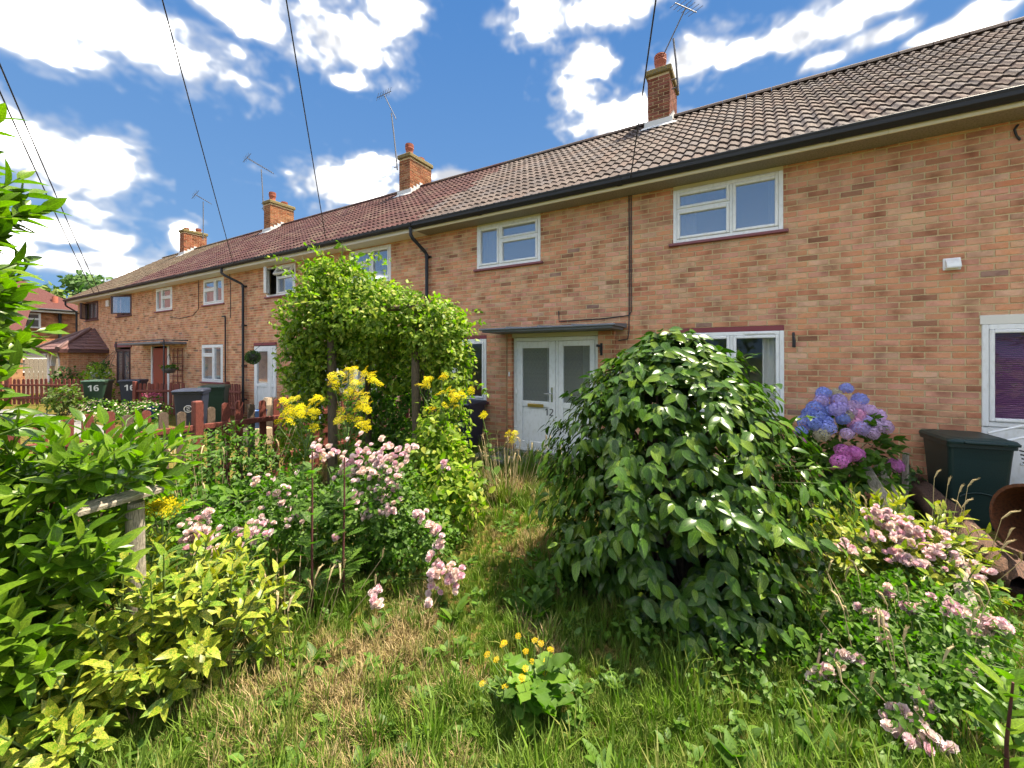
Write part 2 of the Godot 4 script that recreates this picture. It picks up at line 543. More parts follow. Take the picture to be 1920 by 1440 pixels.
const BRICKS := [[0.617, 0.303, 0.175], [0.632, 0.322, 0.196], [0.595, 0.282, 0.162], [0.632, 0.349, 0.217], [0.632, 0.379, 0.237], [0.603, 0.303, 0.203], [0.573, 0.249, 0.147], [0.632, 0.322, 0.224], [0.648, 0.398, 0.269], [0.573, 0.293, 0.165], [0.453, 0.213, 0.126], [0.355, 0.18, 0.113], [0.332, 0.203, 0.157]]
const BRICK_ODDS := [14, 14, 13, 11, 9, 9, 8, 9, 6, 8, 3.2, 1.5, 0.6]

func brick_pick() -> int:
	var t := rf(0, 108.0)
	for i in BRICK_ODDS.size():
		t -= BRICK_ODDS[i]
		if t < 0: return i
	return 0

func brick_shape(x0: float, x1: float, y0: float, y1: float, col: Color) -> MB:
	var mb := MB.new()
	var b := 0.0035
	var zf := 0.0
	var zb := -0.014
	var f := [Vector3(x0 + b, y0 + b, zf), Vector3(x1 - b, y0 + b, zf), Vector3(x1 - b, y1 - b, zf), Vector3(x0 + b, y1 - b, zf)]
	var k := [Vector3(x0, y0, zb), Vector3(x1, y0, zb), Vector3(x1, y1, zb), Vector3(x0, y1, zb)]
	mb.quad(f[0], f[1], f[2], f[3], col)
	for i in 4:
		var j := (i + 1) % 4
		mb.quad(k[i], k[j], f[j], f[i], col)
	return mb

var brick_meshes := []

# a brick face in the plane z = 0 of xf: mortar backing (returned as the wall), bricks proud of it
func brick_wall(called: String, parent: Node3D, x0: float, x1: float, y0: float, y1: float, holes: Array, xf: Transform3D, singles: int, palette := Color.WHITE, start := 0.0, toothed := false) -> MeshInstance3D:
	var xs := [x0, x1]
	var ys := [y0, y1]
	for h: Array in holes:
		xs.append(clampf(h[0], x0, x1)); xs.append(clampf(h[1], x0, x1)); ys.append(clampf(h[2], y0, y1)); ys.append(clampf(h[3], y0, y1))
	xs.sort(); ys.sort()
	var slab := MB.new()
	var zf := -0.006
	var zb := -0.11
	for i in xs.size() - 1:
		for j in ys.size() - 1:
			if xs[i + 1] - xs[i] < 1e-4 or ys[j + 1] - ys[j] < 1e-4: continue
			var mx: float = (xs[i] + xs[i + 1]) / 2.0
			var my: float = (ys[j] + ys[j + 1]) / 2.0
			var open := false
			for h: Array in holes:
				if mx > h[0] and mx < h[1] and my > h[2] and my < h[3]: open = true
			if open: continue
			for z: float in [zf, zb]:
				var a := Vector3(xs[i], ys[j], z); var b := Vector3(xs[i + 1], ys[j], z); var c := Vector3(xs[i + 1], ys[j + 1], z); var d := Vector3(xs[i], ys[j + 1], z)
				if z == zf: slab.quad(a, b, c, d)
				else: slab.quad(d, c, b, a)
	for h: Array in holes:
		slab.quad(Vector3(h[0], h[2], zf), Vector3(h[0], h[2], zb), Vector3(h[0], h[3], zb), Vector3(h[0], h[3], zf))
		slab.quad(Vector3(h[1], h[2], zb), Vector3(h[1], h[2], zf), Vector3(h[1], h[3], zf), Vector3(h[1], h[3], zb))
		slab.quad(Vector3(h[0], h[3], zf), Vector3(h[0], h[3], zb), Vector3(h[1], h[3], zb), Vector3(h[1], h[3], zf))
		slab.quad(Vector3(h[0], h[2], zb), Vector3(h[0], h[2], zf), Vector3(h[1], h[2], zf), Vector3(h[1], h[2], zb))
	var wall := put(called, slab, M.mortar, parent, xf)
	var rest := MB.new()
	var found := []
	var g := parent.global_transform * xf
	var row := int(floor(y0 / COURSE + 0.5))
	while row * COURSE < y1 - 0.02:
		var yb := row * COURSE + 0.005
		var yt := minf((row + 1) * COURSE - 0.005, y1)
		var gaps := [[x0, x1]]
		var ym := (yb + yt) / 2.0
		for h: Array in holes:
			if ym < h[2] or ym > h[3]: continue
			var next := []
			for s: Array in gaps:
				if h[1] <= s[0] or h[0] >= s[1]: next.append(s)
				else:
					if h[0] > s[0]: next.append([s[0], h[0]])
					if h[1] < s[1]: next.append([h[1], s[1]])
			gaps = next
		var off := start + (0.5 if row % 2 else 0.0) * BRICK
		for s: Array in gaps:
			var k := int(floor((s[0] - off) / BRICK))
			while k * BRICK + off < s[1]:
				var a := k * BRICK + off + 0.005
				var b := (k + 1) * BRICK + off - 0.005
				k += 1
				if toothed and s[0] == x0 and a < x0:
					if (a + b) / 2 < x0: continue
				else: a = maxf(s[0] + 0.001, a)
				if toothed and s[1] == x1 and b > x1:
					if (a + b) / 2 >= x1: continue
				else: b = minf(s[1] - 0.001, b)
				if b - a < 0.015: continue
				var pick := brick_pick()
				var c := Vector3((a + b) / 2, ym, rf(-0.0015, 0.0015))
				if singles > 0 and b - a > 0.21 and yt - yb > 0.06:
					var p := seen_at(g * c)
					if p.x > 0 and p.x < 1920 and p.y > 0 and p.y < 1440 and not (p.x > 1080 and p.x < 1520 and p.y > 690):
						found.append([p.z - p.x * 0.0004, c, pick])
						continue
				var q: Array = BRICKS[pick]
				var t := rf(0.9, 1.08)
				rest.add(brick_shape(a, b, yb, yt, Color(q[0] * t, q[1] * t, q[2] * t) * palette), Transform3D(Basis.IDENTITY, Vector3(0, 0, c.z)))
		row += 1
	if found:
		found.sort_custom(func(a, b): return a[0] < b[0])
		if brick_meshes.is_empty():
			for q: Array in BRICKS:
				for k in 3:
					var t: float = [0.93, 1.0, 1.06][k]
					brick_meshes.append(brick_shape(-0.109, 0.109, -0.033, 0.033, Color(q[0] * t, q[1] * t, q[2] * t)).mesh(M.brick))
		for i in found.size():
			var e: Array = found[i]
			var turn := Transform3D(Basis.from_euler(Vector3(rf(-0.01, 0.01), rf(-0.006, 0.006), rf(-0.006, 0.006))), e[1])
			if i < singles:
				part("brick", brick_meshes[e[2] * 3 + rng.randi() % 3], wall, turn)
			else:
				var q: Array = BRICKS[e[2]]
				var t := rf(0.9, 1.08)
				rest.add(brick_shape(-0.109, 0.109, -0.033, 0.033, Color(q[0] * t, q[1] * t, q[2] * t) * palette), turn)
	if rest.v.size():
		var o := put("brickwork", rest, M.brick, wall)
		o.set_meta("kind", "stuff")
	return wall

# a window of bars and panes: cols = [[x share, [y shares of bars]]...]
func window(parent: Node3D, x0: float, x1: float, y0: float, y1: float, cols: Array, frame: Material, sill: Material, z := -0.035, swung := {}, glass: Material = null) -> MeshInstance3D:
	var fw := 0.055
	var mb := MB.new()
	var fz := z + 0.045
	mb.cbox(Vector3(x0, y0, z - 0.03), Vector3(x0 + fw, y1, fz), 0.006)
	mb.cbox(Vector3(x1 - fw, y0, z - 0.03), Vector3(x1, y1, fz), 0.006)
	mb.cbox(Vector3(x0 + fw, y1 - fw, z - 0.03), Vector3(x1 - fw, y1, fz), 0.006)
	mb.cbox(Vector3(x0 + fw, y0, z - 0.03), Vector3(x1 - fw, y0 + fw, fz), 0.006)
	var w := put("window", mb, frame, parent)
	var left := x0 + fw
	for ci in cols.size():
		var col: Array = cols[ci]
		var right: float = x0 + fw + (x1 - x0 - 2 * fw) * col[0]
		if ci < cols.size() - 1:
			one_box("mullion", Vector3(right - 0.02, y0 + fw, z - 0.03), Vector3(right + 0.02, y1 - fw, fz - 0.002), frame, w)
		var a := left + (0.02 if ci > 0 else 0.0)
		var b := right - (0.02 if ci < cols.size() - 1 else 0.0)
		var rows: Array = [0.0] + col[1] + [1.0]
		for ri in rows.size() - 1:
			var p: float = lerpf(y0 + fw, y1 - fw, rows[ri]) + (0.018 if ri > 0 else 0.0)
			var q: float = lerpf(y0 + fw, y1 - fw, rows[ri + 1]) - (0.018 if ri < rows.size() - 2 else 0.0)
			if ri > 0:
				one_box("transom", Vector3(a, p - 0.036, z - 0.03), Vector3(b, p, fz - 0.002), frame, w)
			var sash := MB.new()
			var s := 0.042
			sash.cbox(Vector3(a + 0.002, p + 0.002, z - 0.01), Vector3(a + s, q - 0.002, fz + 0.014), 0.008)
			sash.cbox(Vector3(b - s, p + 0.002, z - 0.01), Vector3(b - 0.002, q - 0.002, fz + 0.014), 0.008)
			sash.cbox(Vector3(a + s, p + 0.002, z - 0.01), Vector3(b - s, p + s, fz + 0.014), 0.008)
			sash.cbox(Vector3(a + s, q - s, z - 0.01), Vector3(b - s, q - 0.002, fz + 0.014), 0.008)
			var pane := MB.new()
			pane.quad(Vector3(a + s, p + s, z + 0.02), Vector3(b - s, p + s, z + 0.02), Vector3(b - s, q - s, z + 0.02), Vector3(a + s, q - s, z + 0.02))
			var key := "%d%d" % [ci, ri]
			var xf := Transform3D.IDENTITY
			if swung.has(key):
				var sw: Array = swung[key]   # [axis, angle, hinge]
				xf = Transform3D(Basis.IDENTITY, sw[2]) * Transform3D(Basis(sw[0], sw[1]), Vector3.ZERO) * Transform3D(Basis.IDENTITY, -sw[2])
			put("sash", sash, frame, w, xf)
			put("pane", pane, glass if glass else M.glass, w, xf)
		left = right
	if sill:
		var sb := MB.new()
		sb.cbox(Vector3(x0 - 0.06, y0 - 0.045, -0.02), Vector3(x1 + 0.06, y0 - 0.002, 0.055), 0.008)
		put("sill", sb, sill, w)
	return w

func trickle_vent(w: Node3D, x0: float, x1: float, y: float) -> void:
	one_box("vent", Vector3(x0, y - 0.012, 0.010), Vector3(x1, y + 0.012, 0.026), M.white_plastic, w, 0.005)

var tile_shape: MB
var tile_meshes := {}
const BROWN_TILE := [[0.151, 0.117, 0.104], [0.13, 0.099, 0.088], [0.171, 0.134, 0.121], [0.116, 0.092, 0.085], [0.156, 0.112, 0.096], [0.141, 0.117, 0.11]]
const PURPLE_TILE := [[0.098, 0.044, 0.041], [0.081, 0.037, 0.037], [0.115, 0.054, 0.049], [0.09, 0.041, 0.043], [0.112, 0.062, 0.053], [0.135, 0.083, 0.069]]
const TAN_TILE := [[0.155, 0.115, 0.075], [0.138, 0.101, 0.066], [0.173, 0.126, 0.086], [0.126, 0.092, 0.063], [0.144, 0.098, 0.069], [0.167, 0.133, 0.092]]

func make_tile() -> void:
	tile_shape = MB.new()
	var seg := 12
	for i in seg:
		var xa := TILE_W * i / seg
		var xb := TILE_W * (i + 1) / seg
		var q := []
		for x: float in [xa, xb]:
			var a := TAU * x / (TILE_W / 2)
			var yy := 0.017 * sin(a) + 0.006 * sin(2.0 * a + 0.6)
			var nn := Vector3(-(0.017 * cos(a) + 0.012 * cos(2.0 * a + 0.6)) * TAU / (TILE_W / 2), 1, 0.05).normalized()
			q.append([x, yy, nn])
		var lo := 0.034
		var hi := 0.006
		var k := tile_shape.v.size()
		for e: Array in [[0, 0.0, lo], [1, 0.0, lo], [1, -0.40, hi], [0, -0.40, hi]]:
			tile_shape.v.append(Vector3(q[e[0]][0], q[e[0]][1] + e[2], e[1]))
			tile_shape.n.append(q[e[0]][2]); tile_shape.c.append(Color.WHITE); tile_shape.uv.append(Vector2.ZERO)
		for t: int in [0, 2, 1, 0, 3, 2]: tile_shape.ix.append(k + t)
		tile_shape.quad(Vector3(xa, q[0][1] + lo - 0.022, -0.002), Vector3(xb, q[1][1] + lo - 0.022, -0.002), Vector3(xb, q[1][1] + lo, 0), Vector3(xa, q[0][1] + lo, 0))

func tile_mesh(kind: String, i: int) -> Mesh:
	var key := kind + str(i)
	if not tile_meshes.has(key):
		var q: Array = {"brown": BROWN_TILE, "purple": PURPLE_TILE, "tan": TAN_TILE}[kind][i]
		var mb := MB.new()
		mb.add(tile_shape, Transform3D.IDENTITY, Color(q[0], q[1], q[2]))
		tile_meshes[key] = mb.mesh(M.tile)
	return tile_meshes[key]

func roof(parent: Node3D, x0: float, x1: float, kind: String, singles: int) -> void:
	var rise := RIDGE - EAVE
	var slope := rise.normalized()
	var nrm := Vector3(0, -slope.z, slope.y)
	var basis := Basis(Vector3.RIGHT, nrm, -slope)
	var mb := MB.new()
	var cx := -parent.position.x
	var down := nrm * 0.02
	var e := EAVE - down
	var r := RIDGE - down
	mb.quad(Vector3(x0 + cx, e.y, e.z), Vector3(x1 + cx, e.y, e.z), Vector3(x1 + cx, r.y, r.z), Vector3(x0 + cx, r.y, r.z))
	mb.quad(Vector3(x1 + cx, 4.46, -7.23), Vector3(x0 + cx, 4.46, -7.23), Vector3(x0 + cx, r.y, r.z), Vector3(x1 + cx, r.y, r.z))
	var under := put("roof", mb, M.soot, parent)
	var rows := 14
	var gauge := rise.length() / rows
	var cells := []
	var k := int(ceil((x0 + 28.4 - 0.15) / TILE_W))
	while -28.4 + (k + 0.5) * TILE_W < x1:
		for row in rows:
			var p := Vector3(-28.4 + k * TILE_W, EAVE.y, EAVE.z) + slope * (row * gauge)
			var s := seen_at(p)
			var vis := s.z if s.x > -40 and s.x < 1960 and s.y > -30 else s.z + 100.0
			cells.append([vis, p])
		k += 1
	cells.sort_custom(func(a, b): return a[0] < b[0])
	var rest := MB.new()
	var pal: Array = {"brown": BROWN_TILE, "purple": PURPLE_TILE, "tan": TAN_TILE}[kind]
	for i in cells.size():
		var p: Vector3 = cells[i][1] + Vector3(cx, 0, 0)
		var xf := Transform3D(basis * Basis.from_euler(Vector3(rf(-0.006, 0.006), rf(-0.008, 0.008), rf(-0.006, 0.006))), p + nrm * rf(-0.002, 0.003))
		var ci := rng.randi() % pal.size()
		if i < singles:
			part("tile", tile_mesh(kind, ci), under, xf)
		else:
			var t := rf(0.9, 1.08)
			rest.add(tile_shape, xf, Color(pal[ci][0] * t, pal[ci][1] * t, pal[ci][2] * t))
	if rest.v.size():
		put("tiling", rest, M.tile, under).set_meta("kind", "stuff")
	# ridge tiles
	var rp := []
	for i in 7:
		var a := PI * (i / 6.0)
		rp.append(Vector2(RIDGE.y - 0.02 + sin(a) * 0.10, RIDGE.z + cos(a) * 0.13))
	var x := x0
	while x < x1 - 0.05:
		var xe := minf(x + 0.445, x1)
		var b := MB.new()
		var q: Array = pal[rng.randi() % pal.size()]
		b.run(rp, x + cx + 0.003, xe + cx - 0.003, Color(q[0], q[1], q[2]) * 0.9)
		put("ridge_tile", b, M.tile, under)
		x += 0.45

func chimney(parent: Node3D, x0: float, pots: Array, singles: int, dark: Color) -> void:
	var cx := -parent.position.x
	var w := 0.46
	var d := 1.0
	var z0 := -2.85
	var core := MB.new()
	core.box(Vector3(x0 + cx + 0.1, 6.6, z0 - d + 0.1), Vector3(x0 + cx + w - 0.1, 8.04, z0 - 0.1))
	var ch := put("chimney", core, M.mortar, parent)
	var lo := 6.65
	var hi := 8.03
	var tmp := Node3D.new()
	var faces := [
		[Transform3D(Basis.IDENTITY, Vector3(x0 + cx, 0, z0)), w, true],
		[Transform3D(Basis(Vector3.UP, PI / 2), Vector3(x0 + cx + w, 0, z0)), d, true],
		[Transform3D(Basis(Vector3.UP, PI), Vector3(x0 + cx + w, 0, z0 - d)), w, false],
		[Transform3D(Basis(Vector3.UP, -PI / 2), Vector3(x0 + cx, 0, z0 - d)), d, false]]
	tmp.free()
	for f: Array in faces:
		var slab := MB.new()
		slab.quad(Vector3(0, lo, -0.009), Vector3(f[1], lo, -0.009), Vector3(f[1], hi, -0.009), Vector3(0, hi, -0.009))
		core.add(slab, f[0])
		var row := int(lo / COURSE)
		var rest := MB.new()
		while (row + 1) * COURSE <= hi:
			var off := -0.114 if row % 2 else 0.0
			var k := 0
			while k * BRICK + off < f[1] - 0.02:
				var a := maxf(0.0, k * BRICK + off + (0.005 if k > 0 else 0.0))
				var b := minf(f[1], (k + 1) * BRICK + off - 0.005)
				k += 1
				if b - a < 0.02: continue
				var q: Array = BRICKS[brick_pick()]
				var t := rf(0.75, 1.1)
				var s := brick_shape(a, b, row * COURSE + 0.005, (row + 1) * COURSE - 0.005, Color(q[0] * t, q[1] * t, q[2] * t) * dark)
				if singles > 0 and f[2]: put("brick", s, M.brick, ch, f[0])
				else: rest.add(s, f[0])
			row += 1
		if rest.v.size(): put("brickwork", rest, M.brick, ch).set_meta("kind", "stuff")
	ch.mesh = core.mesh(M.mortar)
	var cap := MB.new()
	cap.cbox(Vector3(x0 + cx - 0.05, 8.03, z0 - d - 0.05), Vector3(x0 + cx + w + 0.05, 8.16, z0 + 0.05), 0.02)
	put("chimney_cap", cap, M.cap_stone, ch)
	for p: Array in pots:
		var hgt: float = p[1]
		var pm := MB.new()
		var prof := [Vector2(0.13, 0), Vector2(0.115, 0.02), Vector2(0.108, hgt * 0.45), Vector2(0.122, hgt * 0.48), Vector2(0.122, hgt * 0.56), Vector2(0.132, hgt * 0.60)]
		for k in 4:
			var y := hgt * (0.64 + 0.085 * k)
			prof.append(Vector2(0.134, y)); prof.append(Vector2(0.134, y + hgt * 0.045)); prof.append(Vector2(0.112, y + hgt * 0.05)); prof.append(Vector2(0.112, y + hgt * 0.08))
		prof.append(Vector2(0.12, hgt)); prof.append(Vector2(0.0, hgt * 1.02))
		pm.lathe(prof, 18, Transform3D(Basis.IDENTITY, Vector3(x0 + cx + w / 2, 8.155, z0 + p[0])))
		put("chimney_pot", pm, M.terracotta, ch)
	var fl := MB.new()
	var ys := 4.5 + (0.43 - z0) * (2.75 / 3.83)
	fl.cbox(Vector3(x0 + cx - 0.07, ys - 0.05, z0 + 0.002), Vector3(x0 + cx + w + 0.07, ys + 0.17, z0 + 0.025), 0.005)
	for k in 4:
		var zz := z0 - k * 0.14
		var yy := 4.5 + (0.43 - zz) * (2.75 / 3.83)
		fl.cbox(Vector3(x0 + cx + w + 0.002, yy - 0.15, zz - 0.14), Vector3(x0 + cx + w + 0.02, yy + 0.22, zz), 0.004)
	fl.quad(Vector3(x0 + cx - 0.16, ys - 0.06, z0 + 0.16), Vector3(x0 + cx + w + 0.2, ys - 0.06, z0 + 0.16), Vector3(x0 + cx + w + 0.1, ys + 0.055, z0 + 0.02), Vector3(x0 + cx - 0.08, ys + 0.055, z0 + 0.02))
	put("flashing", fl, M.mortar_flashing, ch)

func eaves(parent: Node3D, x0: float, x1: float, ogee: bool, fascia: Material, soffit: Material) -> void:
	var cx := -parent.position.x
	var a := x0 + cx
	var b := x1 + cx
	one_box("soffit", Vector3(a, 4.362, -0.05), Vector3(b, 4.38, 0.365), soffit, parent, 0.002)
	one_box("fascia", Vector3(a, 4.345, 0.366), Vector3(b, 4.43, 0.388), fascia, parent, 0.004)
	var p := []
	if ogee:
		p = [Vector2(4.505, 0.392), Vector2(4.395, 0.392), Vector2(4.388, 0.42), Vector2(4.400, 0.455), Vector2(4.418, 0.478), Vector2(4.425, 0.494), Vector2(4.432, 0.498), Vector2(4.470, 0.502), Vector2(4.490, 0.510), Vector2(4.505, 0.512)]
	else:
		p = [Vector2(4.49, 0.392)]
		for i in 9:
			var t := PI * i / 8.0
			p.append(Vector2(4.47 - sin(t) * 0.062, 0.455 - cos(t) * 0.062))
		p.append(Vector2(4.49, 0.522))
	var mb := MB.new()
	var inner := []
	for i in range(p.size() - 1, -1, -1): inner.append(p[i] + Vector2(0.004, 0.002 if i < p.size() / 2 else -0.003))
	mb.run(p + inner, a, b)
	put("gutter", mb, M.black_plastic, parent)
	var j := a + 1.6
	while j < b:
		var jb := MB.new()
		var big := []
		for q: Vector2 in p: big.append(Vector2(4.45, 0.45) + (q - Vector2(4.45, 0.45)) * 1.10)
		jb.run(big, j, j + 0.07)
		put("gutter_joint", jb, M.black_plastic, parent)
		j += 2.6

func house_shell(parent: Node3D, x0: float, x1: float) -> void:
	var cx := -parent.position.x
	var mb := MB.new()
	var a := x0 + cx
	var b := x1 + cx
	mb.box(Vector3(a, 0, -7), Vector3(a + 0.1, 4.6, -0.115))
	mb.box(Vector3(b - 0.1, 0, -7), Vector3(b, 4.6, -0.115))
	mb.box(Vector3(a + 0.1, 0, -7), Vector3(b - 0.1, 4.6, -6.85))
	mb.box(Vector3(a + 0.1, 0.0, -6.85), Vector3(b - 0.1, 0.06, -0.115))
	mb.box(Vector3(a + 0.1, 2.35, -6.85), Vector3(b - 0.1, 2.55, -0.115))
	mb.box(Vector3(a + 0.1, 4.46, -6.85), Vector3(b - 0.1, 4.58, -0.115))
	mb.box(Vector3(a + 0.1, 0.06, -3.6), Vector3(b - 0.1, 2.35, -3.5))
	mb.box(Vector3(a + 0.1, 2.55, -3.6), Vector3(b - 0.1, 4.46, -3.5))
	put("inner_walls", mb, M.plaster, parent)

func downpipe(parent: Node3D, x: float, swan: float, mat_: Material) -> void:
	var cx := -parent.position.x
	var mb := MB.new()
	var pts := [Vector3(x + cx - swan, 4.42, 0.455), Vector3(x + cx - swan, 4.27, 0.455), Vector3(x + cx - swan * 0.8, 4.20, 0.42), Vector3(x + cx - swan * 0.15, 3.98, 0.12), Vector3(x + cx, 3.92, 0.085), Vector3(x + cx, 0.12, 0.085), Vector3(x + cx, 0.06, 0.14)]
	mb.tube(pts, 0.036, 0.036, 12)
	var dp := put("downpipe", mb, mat_, parent)
	for y: float in [3.86, 2.7, 1.5, 0.5]:
		var c := MB.new()
		c.tube([Vector3(x + cx, y, 0.085), Vector3(x + cx, y + 0.06, 0.085)], 0.044, 0.044, 12)
		c.cbox(Vector3(x + cx - 0.06, y + 0.01, 0.0), Vector3(x + cx + 0.06, y + 0.05, 0.04), 0.004)
		put("bracket", c, mat_, dp)

func lettering(text: String, size: float, mat_: Material, parent: Node3D, xf: Transform3D, bold := false) -> void:
	var f := SystemFont.new()
	f.font_names = PackedStringArray(["Droid Sans"])
	if bold: f.font_weight = 700
	var t := TextMesh.new()
	t.text = text
	t.font = f
	t.font_size = 48
	t.pixel_size = size / 48.0
	t.depth = 0.004
	t.material = mat_
	part("lettering", t, parent, xf)

func curtain(x0: float, x1: float, y0: float, y1: float, label: String, mat_: Material, z := -0.16) -> void:
	var t := thing("curtain", label, "curtain", Vector3((x0 + x1) / 2, y0, z), 0, "curtains inside the windows")
	var mb := MB.new()
	var w := x1 - x0
	var cnt := maxi(6, int(w / 0.02))
	for i in cnt:
		var a := -w / 2 + w * i / cnt
		var b := -w / 2 + w * (i + 1) / cnt
		var za := 0.022 * sin(a * 52.0) + 0.008 * sin(a * 23.0)
		var zb := 0.022 * sin(b * 52.0) + 0.008 * sin(b * 23.0)
		mb.quad(Vector3(a, 0, za), Vector3(b, 0, zb), Vector3(b, y1 - y0, zb * 0.8), Vector3(a, y1 - y0, za * 0.8))
	put("drape", mb, mat_, t)
	var rod := MB.new()
	rod.tube([Vector3(-w / 2 - 0.04, y1 - y0 + 0.01, 0), Vector3(w / 2 + 0.04, y1 - y0 + 0.01, 0)], 0.01, 0.01, 8)
	put("rail", rod, M.white_plastic, t)

# a panelled white door or fixed light: glass above, panel below
func door_leaf(parent: Node3D, called: String, x0: float, x1: float, y0: float, y1: float, split: float, z: float, frame: Material, glass: Material, stile := 0.10) -> MeshInstance3D:
	var mb := MB.new()
	mb.cbox(Vector3(x0, y0, z), Vector3(x0 + stile, y1, z + 0.055), 0.006)
	mb.cbox(Vector3(x1 - stile, y0, z), Vector3(x1, y1, z + 0.055), 0.006)
	mb.cbox(Vector3(x0 + stile, y1 - stile, z), Vector3(x1 - stile, y1, z + 0.055), 0.006)
	mb.cbox(Vector3(x0 + stile, split - 0.05, z), Vector3(x1 - stile, split + 0.05, z + 0.055), 0.006)
	mb.cbox(Vector3(x0 + stile, y0, z), Vector3(x1 - stile, y0 + 0.12, z + 0.055), 0.006)
	var d := put(called, mb, frame, parent)
	one_box("panel", Vector3(x0 + stile - 0.002, y0 + 0.118, z + 0.010), Vector3(x1 - stile + 0.002, split - 0.048, z + 0.036), frame, d, 0.012)
	var g := MB.new()
	g.quad(Vector3(x0 + stile, split + 0.05, z + 0.026), Vector3(x1 - stile, split + 0.05, z + 0.026), Vector3(x1 - stile, y1 - stile, z + 0.026), Vector3(x0 + stile, y1 - stile, z + 0.026))
	put("pane", g, glass, d)
	return d

func house(x0: float, x1: float, label: String, holes: Array, bricks: int, kind: String, tiles: int, soffit: Material, ogee: bool) -> Node3D:
	var t := thing("terraced_house", label, "house", Vector3((x0 + x1) / 2, 0, 0), 0, "houses of the brick terrace")
	var cx := -t.position.x
	var hs := []
	for h: Array in holes:
		hs.append([h[0] + cx, h[1] + cx, snap(h[2]), snap(h[3])])
	brick_wall("front_wall", t, x0 + cx, x1 + cx, 0.0, 4.362, hs, Transform3D.IDENTITY, bricks, Color.WHITE, fposmod(cx, BRICK), true)
	house_shell(t, x0, x1)
	eaves(t, x0, x1, ogee, soffit if not ogee else M.cream_paint, soffit)
	roof(t, x0, x1, kind, tiles)
	return t

